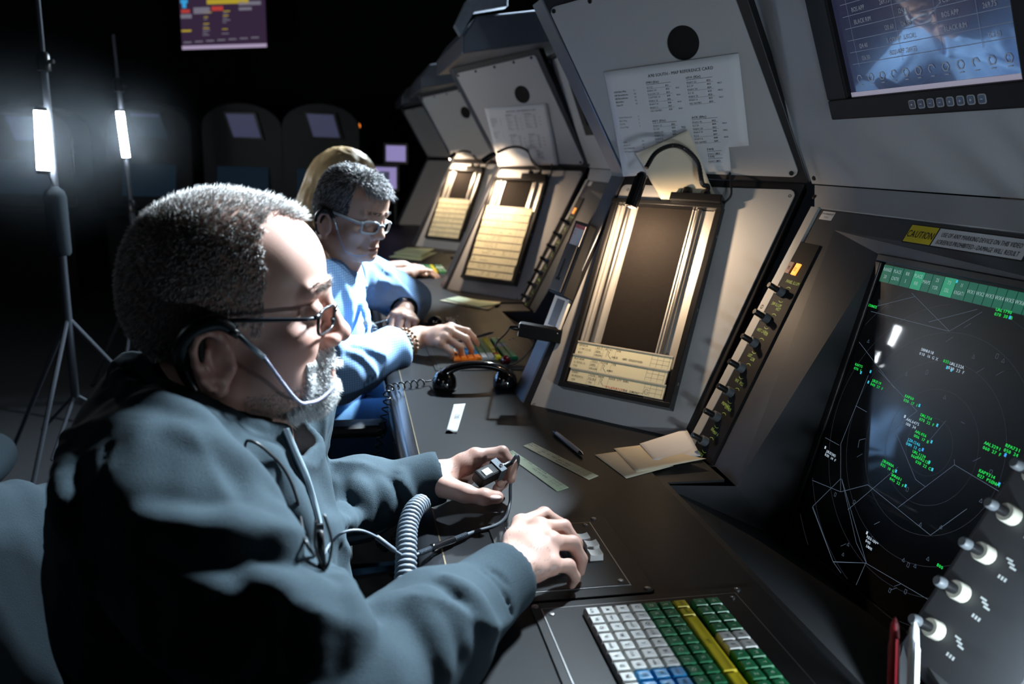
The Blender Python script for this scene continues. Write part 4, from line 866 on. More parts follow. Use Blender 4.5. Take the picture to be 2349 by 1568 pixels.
pch = at(132, 512, 3.2); mb = MB(); mb.lathe([(.030, -.11), (.036, -.10), (.036, .09), (.030, .11), (.012, .125)], pch, ZZ, 18); mb.build('battery_pouch', 'chair_dark', s1, smooth='auto'); mb = MB(); mb.tube([pch+V(0, 0, .12), at(112, 400, 3.22)], .003, 6); mb.build('pouch_strap', 'black_plastic', s1)
for (p, t), l in zip(KEYS, ('tube light hung above the range-ring scope', 'tube light hung above the full strip bay console', 'tube light hung above the far strip bay console')):
    p, t = V(*p), V(*t); d = unit(t-p); s = unit(np.cross(d, ZZ)); root = thing('tube_light', l, 'tube light', tuple(p), 'tube lights hung over the consoles')
    q = p-d*.012
    mb = MB(); mb.tube([q-s*.23, q+s*.23], .011, 12); mb.build('tube_housing', 'aluminium_dull', root, smooth='auto')
    mb = MB(); mb.tube([q-s*.2, V(q[0]-s[0]*.2, q[1]-s[1]*.2, 3.2)], .003, 6); mb.tube([q+s*.2, V(q[0]+s[0]*.2, q[1]+s[1]*.2, 3.2)], .003, 6); mb.build('hanging_wire', 'cord_black', root)
dl = onz(955, 7, 3.19); root = thing('ceiling_downlight', 'small lit round downlight in the dark ceiling', 'ceiling light', (dl[0], dl[1], 3.17))
mb = MB(); mb.lathe([(.075, .0), (.085, .03)], dl-V(0, 0, .02), ZZ, 24); mb.build('trim_ring', 'aluminium_dull', root); mb = MB(); mb.lathe([(.06, -.004), (.06, .002)], dl-V(0, 0, .02), ZZ, 24); mb.build('lens', 'down_emit', root)
# ================================================================== the far side of the room
def wall_tv():
    c = [ony(418, 114, 7.6), ony(612, 108, 7.5)]; u_ = unit(c[1]-c[0]); W_ = np.linalg.norm(c[1]-c[0]); n_ = unit(np.cross(u_, V(0, 0, 1))); v_ = np.cross(n_, u_)*1; v_ = V(0, 0, 1)
    F = Frame(c[0], u_, v_); H = W_*.58; root = thing('hanging_display', 'flat screen display with coloured status rows hung high in the dark', 'screen', tuple(F.P(W_/2, 0)))
    mb = MB(); F.bx(mb, -.03, -.03, W_+.03, H+.03, -.05, -.004); mb.build('case', 'black_plastic', root, bevel=.004); mb = MB(); F.bx(mb, 0, 0, W_, H, -.004, 0); mb.build('screen', 'tv_screen', root)
    z = lambda x, y: F.at(x/2.936, y/2.936)
    B = {k: MB() for k in ('tv_text', 'tv_yellow', 'tv_red', 'tv_blue', 'tv_bar')}
    def rc(m, x0, y0, x1, y1):
        p, q = z(x0, y1), z(x1, y0); F.bx(B[m], p[0], p[1], q[0], q[1], 0, .0015)
    F.bx(B['tv_bar'], 0, 0, W_, .030, 0, .0015)
    rc('tv_yellow', 1375, 22, 1655, 42); rc('tv_red', 1205, 68, 1260, 88); rc('tv_red', 1410, 62, 1485, 88); rc('tv_blue', 1195, 0, 1240, 22); rc('tv_blue', 1210, 22, 1232, 55); rc('tv_text', 1290, 62, 1395, 100); rc('tv_text', 1590, 45, 1740, 64); rc('tv_text', 1595, 82, 1680, 98); rc('tv_text', 1205, 100, 1275, 125)
    rr = random.Random(5)
    for j in range(11):
        for x in (1360, 1490):
            if rr.random() < .8: rc('tv_text' if rr.random() < .6 else 'tv_yellow', x, 95+j*15, x+rr.randint(25, 50), 99+j*15)
    for j in range(7): rc('tv_text', 1235+j*76, 285, 1235+j*76+52, 291)
    rc('tv_yellow', 1215, 205, 1280, 215)
    for m, b in B.items(): tag(b.build('status_block', m, root), kind='stuff')
    mb = MB(); mb.tube([F.P(W_/2, H+.03, -.03), F.P(W_/2, 3.2-F.o[2], -.03)], .02, 10); mb.build('ceiling_mount', 'frame_black', root)
wall_tv()
def far_console(px, py, y, scr, label, tilt=.35):
    c = ony(px, py, y); root = thing('far_console', label, 'console', (c[0], y, 0), 'dark consoles along the far side')
    w_ = .32; mb = MB(); n = 10
    prof = [(-w_, 0), (w_, 0), (w_, c[2]-.02)]+[(w_*math.cos(math.pi*i/n), c[2]-.02+.20*math.sin(math.pi*i/n)) for i in range(1, n)]+[(-w_, c[2]-.02)]
    mb.prism([V(c[0]+a, y+.10, b) for a, b in prof], V(0, .5, 0)); mb.build('hood', 'frame_black', root, bevel=.01)
    mb = MB(); mb.box((c[0]-w_, y-.35, .70), (c[0]+w_, y+.1, .74)); mb.build('shelf', 'desk_top', root); mb = MB(); mb.box((c[0]-w_, y-.05, 0), (c[0]+w_, y+.1, .70)); mb.build('base', 'frame_black', root)
    F = Frame(V(c[0]+.02, y+.02, c[2]), V(1, 0, 0), unit(V(-.28, -.10, 1))); mb = MB(); a = .105; sk = .28
    F.bx(mb, -a-.02, -.12, a+.02, .10, -.03, -.004); mb.build('monitor_case', 'black_plastic', root); mb = MB(); F.bx(mb, -a, -.10, a, .085, -.004, .0); mb.build('monitor_screen', scr, root)
    mb = MB(); F.bx(mb, -a, .060, a, .085, 0, .001); mb.build('screen_header', 'far_screen', root)
    F2 = Frame(V(c[0], y+.02, .95), V(1, 0, 0), unit(V(0, .3, 1))); mb = MB(); F2.bx(mb, -.2, -.12, .2, .14, -.003, 0); mb.build('scope_screen', 'far_screen_dim', root)
for px, py, s_, l in ((48, 292, 'far_screen', 'dark far console beside the brighter tube light'), (332, 285, 'far_screen_dim', 'dark far console just past the tilted tube light'), (551, 286, 'far_screen', 'dark far console below the hanging display with a violet screen'), (735, 286, 'far_screen', 'dark far console with a blue screen above the fair-haired woman')):
    far_console(px, py, 6.9, s_, l)
def desk_monitor(px, py, y, w_, h_, label, lines):
    c = ony(px, py, y); root = thing('desk_monitor', label, 'monitor', (c[0], y, 0), 'lit far monitors'); F = Frame(c, unit(V(1, -.1, 0)), V(0, 0, 1))
    mb = MB(); F.bx(mb, -w_/2-.02, -h_/2-.02, w_/2+.02, h_/2+.02, -.04, -.003); mb.build('case', 'black_plastic', root, bevel=.003); mb = MB(); F.bx(mb, -w_/2, -h_/2, w_/2, h_/2, -.003, 0); mb.build('screen', 'far_screen_hi', root)
    if lines:
        mb = MB(); F.bx(mb, -w_/2, -h_/2, w_/2-.05, h_/2-.03, 0, .001); mb.build('window_area', 'far_screen', root)
    mb = MB(); mb.tube([F.P(0, -h_/2-.02, -.03), V(c[0], y+.03, .0)], .02, 10); mb.build('stand', 'frame_black', root)
desk_monitor(908, 352, 6.2, .145, .115, 'small plain lilac monitor glowing beyond the far strip bay', False); desk_monitor(882, 408, 5.9, .17, .15, 'lilac and blue monitor glowing behind the gray-haired man\'s forehead', True)
ex = ony(820, 289, 7.2); root = thing('warning_lamp', 'small round orange lamp glowing in the dark far side', 'lamp', (ex[0], 7.2, 0))
mb = MB(); mb.ball(ex, .026, 14, 9); mb.ball(ex+V(0, 0, -.035), .018, 12, 8); mb.build('bulb', 'exit_orange', root, smooth=True); mb = MB(); mb.tube([ex+V(0, .03, -.03), V(ex[0], 7.24, 0)], .02, 10); mb.build('post', 'frame_black', root)
# bracket at the console top
mb = MB(); mb.prism([V(.355, 2.615, 1.60), V(.395, 2.615, 1.672), V(.50, 2.615, 1.695), V(.50, 2.615, 1.74), V(.37, 2.615, 1.705), V(.335, 2.615, 1.63)], V(0, .05, 0))
o = mb.build('acrylic_bracket', 'translucent', origin=(.40, 2.64, 1.66), bevel=.002); tag(o, 'clear ribbed acrylic bracket on the end of the valance above the full bay console', 'bracket')
# ================================================================== implicit-surface modelling for the people
def cap(a, b, ra, rb=None): return ('c', V(*a), V(*b), ra, ra if rb is None else rb)
def ell(c, rad_, R=None): return ('e', V(*c), V(*rad_), np.eye(3) if R is None else np.asarray(R))
def pdist(p, P):
    if p[0] == 'c':
        a, b, ra, rb = p[1:]; ab = b-a; q = P-a; t = np.minimum(np.maximum((q@ab)/max(ab@ab, 1e-12), 0), 1); q -= t[:, None]*ab
        return np.sqrt(np.einsum('ij,ij->i', q, q))-(ra+(rb-ra)*t)
    if p[0] == 'e':
        q = ((P-p[1])@p[3].T)/p[2]; k0 = np.sqrt(np.einsum('ij,ij->i', q, q)); q /= p[2]; k1 = np.sqrt(np.einsum('ij,ij->i', q, q))
        return k0*(k0-1)/np.maximum(k1, 1e-9)
    if p[0] == 'g': return p[1].eval(P)
def pbound(p):
    if p[0] == 'c': c = (p[1]+p[2])/2; return c, np.linalg.norm(p[1]-p[2])/2+max(p[3], p[4])
    if p[0] == 'e': return p[1], p[2].max()
    lo, hi = p[1].bbox(0); return (lo+hi)/2, np.linalg.norm(hi-lo)/2
def smin(a, b, k):
    if k <= 0: return np.minimum(a, b)
    h = np.minimum(np.maximum(.5+.5*(b-a)/k, 0), 1); return b+(a-b)*h-k*h*(1-h)
class Field:
    def __init__(s): s.ops = []; s.disp = None
    def u(s, p, k=.01): s.ops.append(('u', p, k)); return s
    def s(s, p, k=.005): s.ops.append(('s', p, k)); return s
    def chain(s, pts, rs, k=.004):
        rs = [rs]*len(pts) if np.isscalar(rs) else rs
        for i in range(len(pts)-1): s.u(cap(pts[i], pts[i+1], rs[i], rs[i+1]), k)
        return s
    def bbox(s, m=.02):
        lo, hi = V(9, 9, 9), V(-9, -9, -9)
        for o, p, k in s.ops:
            if o == 's': continue
            c, r_ = pbound(p); lo = np.minimum(lo, c-r_); hi = np.maximum(hi, c+r_)
        return lo-m, hi+m
    def eval(s, P, margin=.06):
        if len(P) > 4000: return s.eval_blocks(P, margin)
        return s.eval_ops(s.ops, P, margin)
    def eval_ops(s, ops, P, margin):
        d = np.full(len(P), .5)
        for o, p, k in ops:
            e = pdist(p, P); d = smin(d, e, k) if o == 'u' else -smin(-d, e, k)
        if s.disp is not None:
            near = np.abs(d) < margin
            if near.any(): d[near] -= s.disp(P[near])
        return d
    def eval_blocks(s, P, margin):
        bs = max(.028, margin); B = np.floor(P/bs).astype(np.int64)+4096; key = (B[:, 0]*8192+B[:, 1])*8192+B[:, 2]; od = np.argsort(key, kind='stable'); ks = key[od]; cut = np.r_[0, np.flatnonzero(np.diff(ks))+1, len(ks)]
        bd = [pbound(p) for _, p, _ in s.ops]; C = np.array([b[0] for b in bd]); R = np.array([b[1] for b in bd])+np.array([k for *_, k in s.ops])+margin+bs*.87
        out = np.empty(len(P))
        for i in range(len(cut)-1):
            ix = od[cut[i]:cut[i+1]]; cb = (B[ix[0]]-4096+.5)*bs; m = np.flatnonzero(((C-cb)**2).sum(1) < R**2)
            out[ix] = s.eval_ops([s.ops[j] for j in m], P[ix], margin) if len(m) else .5
        return out
    def trace(s, px, py): return s.traces([(px, py)])[0]
    def traces(s, pts, t0=.5, t1=3.0):
        D = np.array([ray(*p) for p in pts]); t = np.full(len(pts), t0); hit = np.zeros(len(pts), bool)
        for _ in range(48):
            e = s.eval_ops(s.ops, CAM+D*t[:, None], .3); hit = e < .0012; t = np.where(hit | (t > t1), t, t+np.maximum(e, .0008)*.85)
            if (hit | (t > t1)).all(): break
        return [CAM+D[i]*t[i] if t[i] < t1 else None for i in range(len(pts))]
def sdf_mesh(F, h, smooth=1):
    lo, hi = F.bbox(); L = 5; H = h*2**L; n = np.ceil((hi-lo)/H).astype(int)
    cells = np.stack(np.meshgrid(*[np.arange(k) for k in n], indexing='ij'), -1).reshape(-1, 3); off8 = np.array([(i, j, k) for i in (0, 1) for j in (0, 1) for k in (0, 1)])
    hs = H
    for lv in range(L+1):
        d = F.eval(lo+(cells+.5)*hs, max(.02, hs*2)); cells = cells[np.abs(d) < hs*1.35+.003]
        if lv == L: break
        cells = (cells[:, None, :]*2+off8[None]).reshape(-1, 3); hs /= 2
    M = 1 << 20; key = lambda c: (c[..., 0].astype(np.int64)*M+c[..., 1])*M+c[..., 2]
    ck = np.sort(key(cells)); cells = np.stack([ck//M//M, ck//M % M, ck % M], 1)
    cor = cells[:, None, :]+off8[None]; kk = key(cor).ravel(); uk, inv = np.unique(kk, return_inverse=True); uc = np.stack([uk//M//M, uk//M % M, uk % M], 1)
    dv = F.eval(lo+uc*hs, .015)[inv].reshape(-1, 8); sg = dv < 0; act = sg.any(1) & ~sg.all(1)
    cells, dv, sg, ck = cells[act], dv[act], sg[act], ck[act]
    acc = np.zeros((len(cells), 3)); cnt = np.zeros(len(cells))
    for i in range(8):
        for ax in (4, 2, 1):
            if i & ax: continue
            j = i | ax; m = sg[:, i] != sg[:, j]; t = np.where(m, dv[:, i]/np.where(m, dv[:, i]-dv[:, j], 1), 0)
            acc += m[:, None]*(off8[i]+t[:, None]*(off8[j]-off8[i])); cnt += m
    verts = lo+(cells+acc/cnt[:, None])*hs
    quads = []
    for ai, ax in ((0, 4), (1, 2), (2, 1)):
        b, c = [(1, 2), (2, 0), (0, 1)][ai]; m = sg[:, 0] != sg[:, ax]; base = cells[m]; ids = []
        for db, dc in ((0, 0), (1, 0), (1, 1), (0, 1)):
            q = base.copy(); q[:, b] -= db; q[:, c] -= dc; k2 = key(q); ix = np.searchsorted(ck, k2); ix = np.clip(ix, 0, len(ck)-1); ok = (ck[ix] == k2) & (q >= 0).all(1); ids.append(np.where(ok, ix, -1))
        Q = np.stack(ids, 1); good = (Q >= 0).all(1); flip = sg[m][:, 0]; Q = np.where(flip[:, None], Q[:, ::-1], Q)[good]; quads.append(Q)
    Q = np.concatenate(quads)[:, ::-1]
    for _ in range(smooth):
        a = np.zeros_like(verts); c_ = np.zeros(len(verts))
        for i in range(4):
            for o in (1, 3):
                np.add.at(a, Q[:, i], verts[Q[:, (i+o) % 4]]); np.add.at(c_, Q[:, i], 1)
        verts = verts*.5+.5*a/np.maximum(c_, 1)[:, None]
    return verts, Q
def np_mesh(name, verts, quads, material, parent=None, origin=None, smooth=True):
    org = ORG[parent] if parent is not None else V(*(origin if origin is not None else (0, 0, 0)))
    me = bpy.data.meshes.new(name); n = len(verts); m = len(quads); k = quads.shape[1]
    me.vertices.add(n); me.vertices.foreach_set('co', (verts-org).astype(np.float32).ravel()); me.loops.add(m*k); me.loops.foreach_set('vertex_index', quads.astype(np.int32).ravel())
    me.polygons.add(m); me.polygons.foreach_set('loop_start', np.arange(0, m*k, k, dtype=np.int32)); me.update(calc_edges=True); me.validate()
    if smooth: me.shade_smooth()
    return link_mesh(name, me, material, parent, origin)
def set_attr(o, name, vals):
    a = o.data.attributes.new(name, 'FLOAT', 'POINT'); a.data.foreach_set('value', np.asarray(vals, np.float32))
_VN = {}
def vnoise(P, seed=0):
    T = _VN.setdefault(seed, np.random.default_rng(seed).random((32, 32, 32))) if seed not in _VN else _VN[seed]; i = np.floor(P).astype(int); f = P-i; f = f*f*(3-2*f); out = 0
    for a in (0, 1):
        for b in (0, 1):
            for c in (0, 1):
                w_ = (f[:, 0] if a else 1-f[:, 0])*(f[:, 1] if b else 1-f[:, 1])*(f[:, 2] if c else 1-f[:, 2])
                out = out+w_*T[(i[:, 0]+a) % 32, (i[:, 1]+b) % 32, (i[:, 2]+c) % 32]
    return out*2-1
# ---- skin, cloth and hair materials
def skin_mat(name, col, red):
    m = mat(name, col, .42, spec=.42, sss=.12, bump=.10, bscale=900); nt = m.node_tree; b = nt.nodes['Principled BSDF']
    at_ = nt.nodes.new('ShaderNodeAttribute'); at_.attribute_name = 'tint'; n = nt.nodes.new('ShaderNodeTexNoise'); n.inputs['Scale'].default_value = 28; n.inputs['Detail'].default_value = 5
    tc = nt.nodes.new('ShaderNodeTexCoord'); nt.links.new(tc.outputs['Object'], n.inputs['Vector'])
    ad = nt.nodes.new('ShaderNodeMath'); ad.operation = 'MULTIPLY_ADD'; ad.inputs[1].default_value = .55; ad.inputs[2].default_value = -.15; nt.links.new(n.outputs['Fac'], ad.inputs[0])
    s = nt.nodes.new('ShaderNodeMath'); s.operation = 'ADD'; s.use_clamp = True; nt.links.new(ad.outputs[0], s.inputs[0]); nt.links.new(at_.outputs['Fac'], s.inputs[1])
    mx = nt.nodes.new('ShaderNodeMix'); mx.data_type = 'RGBA'; mx.inputs[6].default_value = (*col, 1); mx.inputs[7].default_value = (*red, 1); nt.links.new(s.outputs[0], mx.inputs[0]); nt.links.new(mx.outputs[2], b.inputs['Base Color']); return m
skin_mat('skin_ruddy', (.60, .37, .30), (.42, .17, .13)); skin_mat('skin_tan', (.52, .33, .25), (.36, .16, .11)); skin_mat('skin_pale', (.66, .46, .38), (.5, .25, .2))
mat('fleece', (.029, .043, .053), .95, spec=.15, noise=.35, nscale=900, bump=.8, bscale=1100)
mat('fleece_inner', (.03, .045, .06), .95); mat('zip_tape', (.14, .19, .22), .8); mat('zip_metal', (.45, .47, .5), .35, metal=1)
mat('navy', (.02, .028, .06), .9, noise=.2, nscale=300); mat('trousers', (.015, .017, .022), .9, noise=.3, nscale=300)
def weave_mat(name, c1, c2, scale):
    m = mat(name, c1, .85, bump=.15, bscale=500, sheen=.1); nt = m.node_tree; b = nt.nodes['Principled BSDF']; tc = nt.nodes.new('ShaderNodeTexCoord')
    ws = []
    for d in ('X', 'Z'):
        w_ = nt.nodes.new('ShaderNodeTexWave'); w_.wave_type = 'BANDS'; w_.bands_direction = d; w_.inputs['Scale'].default_value = scale; w_.inputs['Distortion'].default_value = .6; w_.inputs['Detail'].default_value = 0
        nt.links.new(tc.outputs['Object'], w_.inputs['Vector']); ws.append(w_)
    mu = nt.nodes.new('ShaderNodeMath'); mu.operation = 'MULTIPLY'; nt.links.new(ws[0].outputs['Fac'], mu.inputs[0]); nt.links.new(ws[1].outputs['Fac'], mu.inputs[1])
    mx = nt.nodes.new('ShaderNodeMix'); mx.data_type = 'RGBA'; mx.inputs[6].default_value = (*c1, 1); mx.inputs[7].default_value = (*c2, 1); nt.links.new(mu.outputs[0], mx.inputs[0]); nt.links.new(mx.outputs[2], b.inputs['Base Color'])
weave_mat('shirt_blue', (.15, .32, .60), (.40, .56, .78), 60)
mat('jeans', (.06, .16, .30), .9, noise=.35, nscale=400, bump=.3, bscale=600)
def hair_mat(name, c, rough=.45): return mat(name, c, rough, spec=.4)
hair_mat('hair_gray', (.30, .27, .25)); hair_mat('hair_white', (.80, .80, .80)); hair_mat('hair_silver', (.40, .40, .41)); hair_mat('hair_dark', (.06, .055, .055)); hair_mat('hair_brow', (.20, .15, .12)); hair_mat('hair_blond', (.50, .34, .17))
def strands(name, roots, dirs, lens, r_, material, parent, curl=None, seg=2):
    N = len(roots); up = np.where(np.abs(dirs[:, 2:3]) < .9, V(0, 0, 1), V(1, 0, 0)); a = np.cross(dirs, up); a /= np.linalg.norm(a, axis=1)[:, None]; b = np.cross(dirs, a)
    th = RNG.uniform(0, 6.28, N); A = a*np.cos(th)[:, None]+b*np.sin(th)[:, None]; B = np.cross(dirs, A); vs_ = []
    for i in range(seg+1):
        t = i/seg; rr = r_*(1-.85*t); P = roots+dirs*(lens*t)[:, None]+(0 if curl is None else curl*(lens*t*t)[:, None])
        if i < seg:
            for q in range(3): an = q*2.0944; vs_.append(P+rr*(A*math.cos(an)+B*math.sin(an)))
        else: vs_.append(P)
    K = 3*seg+1; vv = np.stack(vs_, 1).reshape(-1, 3); base = (np.arange(N)*K)[:, None]; tr = []
    for i in range(seg-1):
        for q in range(3): r0, r1 = 3*i+q, 3*i+(q+1) % 3; tr += [(r0, r1, r1+3), (r0, r1+3, r0+3)]
    for q in range(3): tr.append((3*(seg-1)+q, 3*(seg-1)+(q+1) % 3, 3*seg))
    T = (base[:, :, None]+np.array(tr)[None]).reshape(-1, 3); o = np_mesh(name, vv, T, material, parent, smooth=False); tag(o, kind='stuff'); return o
def surf_samples(verts, quads, mask, n):
    c = verts[quads]; ctr = c.mean(1); w_ = mask(ctr); nrm = np.cross(c[:, 2]-c[:, 0], c[:, 3]-c[:, 1]); ar = np.linalg.norm(nrm, axis=1)*.5; pr = ar*w_; pr = pr/pr.sum()
    i = RNG.choice(len(quads), n, p=pr); a, b = RNG.random(n)[:, None], RNG.random(n)[:, None]; P = (c[i, 0]*(1-a)+c[i, 1]*a)*(1-b)+(c[i, 3]*(1-a)+c[i, 2]*a)*b
    return P, nrm[i]/np.maximum(2*ar[i], 1e-12)[:, None]
# ---- generic head in its own frame: a forward, b up, c to the wearer's right; units: pixels of the profile drawing /KH
class HeadFrame:
    def __init__(s, o, a, b, scale=1.0): s.o = V(*o); s.b = unit(b); s.a = unit(a-s.b*(np.asarray(a)@s.b)); s.c = np.cross(s.a, s.b); s.k = scale/2030; s.s = scale
    def P(s, px, py, c=0): return s.o+s.a*((px-555)*s.k)+s.b*((700-py)*s.k)+s.c*(c*s.s)
    def L(s, Q): q = Q-s.o; return np.stack([(q@s.a)/s.k+555, 700-(q@s.b)/s.k, (q@s.c)/s.s], -1)
    def e(s, px, py, c, ra, rb, rc, rot=0):
        R = np.stack([s.a*math.cos(rot)+s.b*math.sin(rot), s.b*math.cos(rot)-s.a*math.sin(rot), s.c]); return ell(s.P(px, py, c), (ra*s.k, rb*s.k, rc*s.s), R)
    def c_(s, p, q, r0, r1=None): return cap(s.P(*p), s.P(*q), r0*s.s, (r0 if r1 is None else r1)*s.s)
def head_field(F, H, neck=True):
    F.u(H.e(522, 632, 0, 204, 174, .0775), .01).u(H.e(450, 700, 0, 130, 122, .066), .02).u(H.e(632, 612, 0, 97, 100, .060), .02).u(H.e(622, 770, 0, 104, 146, .058), .02).u(H.e(684, 830, 0, 56, 62, .034), .015)
    for s in (1, -1):
        F.u(H.c_((535, 862, .052*s), (688, 903, .020*s), .020, .018), .02).u(H.e(664, 768, .044*s, 42, 34, .020), .02).u(H.e(620, 850, .046*s, 60, 60, .018), .02)
    F.u(H.e(704, 884, 0, 38, 34, .022), .015)
    for s in (1, -1): F.u(H.c_((722, 664, .005*s), (698, 664, .045*s), .0100, .0085), .010)
    for s in (1, -1): F.s(H.e(742, 706, .033*s, 30, 20, .0165), .010)
    F.u(H.c_((730, 692, 0), (758, 760, 0), .0080, .0098), .008).u(H.e(759, 768, 0, 26, 22, .0124), .006)
    for s in (1, -1): F.u(H.e(740, 780, .0135*s, 22, 16, .0085), .006)
    for s in (1, -1): F.s(H.e(755, 791, .0065*s, 9, 6, .0045), .003)
    for s in (1, -1):
        F.u(H.e(703, 708, .032*s, 25.5, 25, .0132), .003); F.s(H.c_((732, 715, .032*s-.011), (732, 715, .032*s+.011), .0016), .002)
    F.u(H.e(737, 838, 0, 15, 9, .022), .004).u(H.e(733, 861, 0, 15, 11, .020), .004).s(H.e(752, 849, 0, 26, 3.2, .021), .003).s(H.e(744, 878, 0, 14, 9, .016), .006)
    for s in (1, -1): F.s(H.c_((722, 790, .024*s), (700, 850, .034*s), .003), .010)
    for s in (1, -1):
        E = Field(); E.u(H.e(519, 785, .078*s, 36, 62, .0065), .003)
        rim = [(536, 753), (524, 729), (506, 723), (488, 733), (479, 757), (482, 787), (492, 817), (506, 837)]; E.chain([H.P(x, y, (.080+.010*min(1, (536-x)/45.))*s) for x, y in rim], .0040*H.s, .003)
        E.u(H.e(521, 843, .079*s, 17, 18, .0060), .004).s(H.e(527, 797, .0895*s, 19, 28, .0075), .004).s(H.e(512, 760, .092*s, 14, 22, .0065), .004).u(H.e(547, 800, .078*s, 9, 13, .005), .003)
        E.chain([H.P(502, 760, .084*s), H.P(498, 790, .086*s), H.P(508, 817, .084*s), H.P(524, 823, .082*s)], .0032*H.s, .003)
        F.u(('g', E), .004)
    if neck:
        F.u(H.c_((498, 830, 0), (468, 1050, 0), .055, .066), .02).u(H.c_((570, 890, 0), (572, 1060, 0), .031, .040), .025)
        for s in (1, -1): F.u(H.c_((500, 860, .048*s), (575, 1050, .016*s), .013, .012), .015)
    return F
# ================================================================== person in the fleece jacket (foreground)
def man_fleece():
    d = ray(555, 700); up = -RM[:, 1]; up = unit(up-d*(up@d)); fwd = unit(np.cross(d, up))     # image right
    yaw = rad(6); fa = unit(fwd*math.cos(yaw)-d*math.sin(yaw))
    ub = unit(ZZ*.85+up*.15-fa*.03); H = HeadFrame(at(555, 700, .9), fa, ub)
    F = Field(); head_field(F, H)
    SR, ER, WR = V(-.165, .715, .955), V(-.016, .594, .783), V(.158, .778, .784); SL, EL, WL = V(-.10, 1.035, .95), V(-.125, 1.055, .735), V(.112, 1.066, .786)
    # hidden core of the body
    F.u(cap((-.15, .88, .93), (-.18, .88, .60), .06, .08), .03)
    for S_, E_, W_ in ((SR, ER, WR), (SL, EL, WL)): F.chain([V(-.15, .88, .88), S_+V(0, 0, -.055), E_], [.04, .03, .03], .02).chain([E_, W_], [.036, .026], .01)
    # right hand on the trackball
    def hand(Fd, wrist, mcps, fingers, thumb, pk=.012, wr_r=.026):
        G = Field()
        for m in mcps: G.u(cap(wrist+(m-wrist)*.12, m, .0155, .0118), pk)
        for i in range(3): G.u(cap(wrist*.35+mcps[i]*.65, wrist*.35+mcps[i+1]*.65, .0130), pk)
        for i in range(3): G.u(cap(mcps[i], mcps[i+1], .0085), .008)
        for fi, j in enumerate(fingers):
            rs = [(.0105, .0092, .0082, .0070), (.0107, .0094, .0084, .0072), (.0102, .0090, .0080, .0068), (.0092, .0080, .0070, .0060)][fi]
            K = Field(); K.chain(j, rs, .003); G.u(('g', K), .0025 if fi else .0035); G.u(ell(j[1], (rs[1]*1.06,)*3), .003); G.u(ell(j[0], (rs[0]*1.08,)*3), .006)
        K = Field(); K.chain(thumb, (.0165, .0125, .0108, .0090), .006); G.u(('g', K), .010); G.u(ell(thumb[2], (.0114,)*3), .004)
        Fd.u(cap(wrist+(wrist-mcps[1])*.35, wrist+(mcps[1]-wrist)*.1, wr_r, wr_r*.9), .015); Fd.u(('g', G), .010)
    iM, mM, rM, pM = V(.205, .884, .7975), V(.222, .860, .8035), V(.229, .830, .800), V(.222, .802, .786)
    fR = [[iM, V(.240, .909, .797), V(.262, .906, .783), V(.272, .900, .768)], [mM, V(.255, .871, .797), V(.270, .864, .778), V(.272, .858, .762)],
          [rM, V(.259, .842, .790), V(.270, .839, .770), V(.268, .836, .756)], [pM, V(.247, .814, .776), V(.256, .816, .760), V(.253, .818, .750)]]
    hand(F, V(.163, .785, .786), [iM, mM, rM, pM], fR, [V(.178, .815, .778), V(.200, .868, .772), V(.222, .905, .764), V(.240, .917, .756)])
    # left hand, thumb side up, closed on the talk switch
    iM = onz(1090, 1046, .812); sd = V(-.003, .0125, -.0155)
    idx = [iM, onz(1152, 1037, .815), onz(1174, 1066, .800), onz(1172, 1098, .784)]
    oth = [[idx[0]+sd*k*V(1, 1, 1)+V(.001*k, 0, -.001*k), idx[1]+sd*k+V(.006 if k == 1 else 0, 0, 0), idx[2]+sd*k+V(.004, 0, 0), idx[3]+sd*k*.9+V(-.010, .004, .002)] for k in (1, 2, 2.85)]
    hand(F, onz(1012, 1098, .784), [idx[0]]+[o[0] for o in oth], [idx]+oth, [onz(1022, 1116, .787), onz(1066, 1131, .785), onz(1110, 1139, .781), onz(1141, 1140, .777)], .014, .025)
    verts, quads = sdf_mesh(F, .0023, 1)
    root = thing('person', 'man in a blue-gray fleece jacket and dark glasses working a trackball', 'person', (-.2, .88, .45), 'people at the consoles')
    body = np_mesh('body', verts, quads, 'skin_ruddy', root)
    l = H.L(verts); tint = np.zeros(len(verts)); G_ = lambda x, y, c, rx, ry, rc: np.exp(-((l[:, 0]-x)/rx)**2-((l[:, 1]-y)/ry)**2-((np.abs(l[:, 2])-c)/rc)**2)
    tint += 0.65*G_(514, 785, .085, 60, 80, .02)+.55*G_(762, 768, 0, 30, 30, .02)+.45*G_(680, 775, .045, 45, 40, .03)+.8*G_(742, 850, 0, 22, 20, .024)+.2*G_(560, 900, .05, 120, 60, .05)
    set_attr(body, 'tint', tint)
    # hair: buzz cut, fringe, brows, beard
    def hairline(x, y, c):      # scalp mask in the profile drawing
        fr = 700-np.clip((y-500)/150, 0, 1)*60-np.clip(np.abs(c)-.045, 0, .03)*900
        fr = np.where(np.abs(c) < .045, 705-np.clip((y-470)/60, 0, 1)*40, 618-np.clip((y-560)/130., 0, 1)*-20)
        side = (x < fr) & (y < 745+np.clip((480-x)/140, 0, 1)*85) & ~((y > 722) & (x > 452) & (x < 585)) & (x < 600+np.clip((760-y)/160, -1, 1)*25)
        top = (y < 640) & (x < 690) & (np.abs(c) < .040) & ~((x > 600) & (np.abs(c) > .018) & (y > 462+0*x) & (x-600 > (.040-np.abs(c))*3500))
        return (side | top) & (y < 835)
    P, N_ = surf_samples(verts, quads, lambda q: (lambda z: hairline(z[:, 0], z[:, 1], z[:, 2]).astype(float)*(z[:, 1] < 840)*(np.abs(z[:, 2]) < .079))(H.L(q)), 26000)
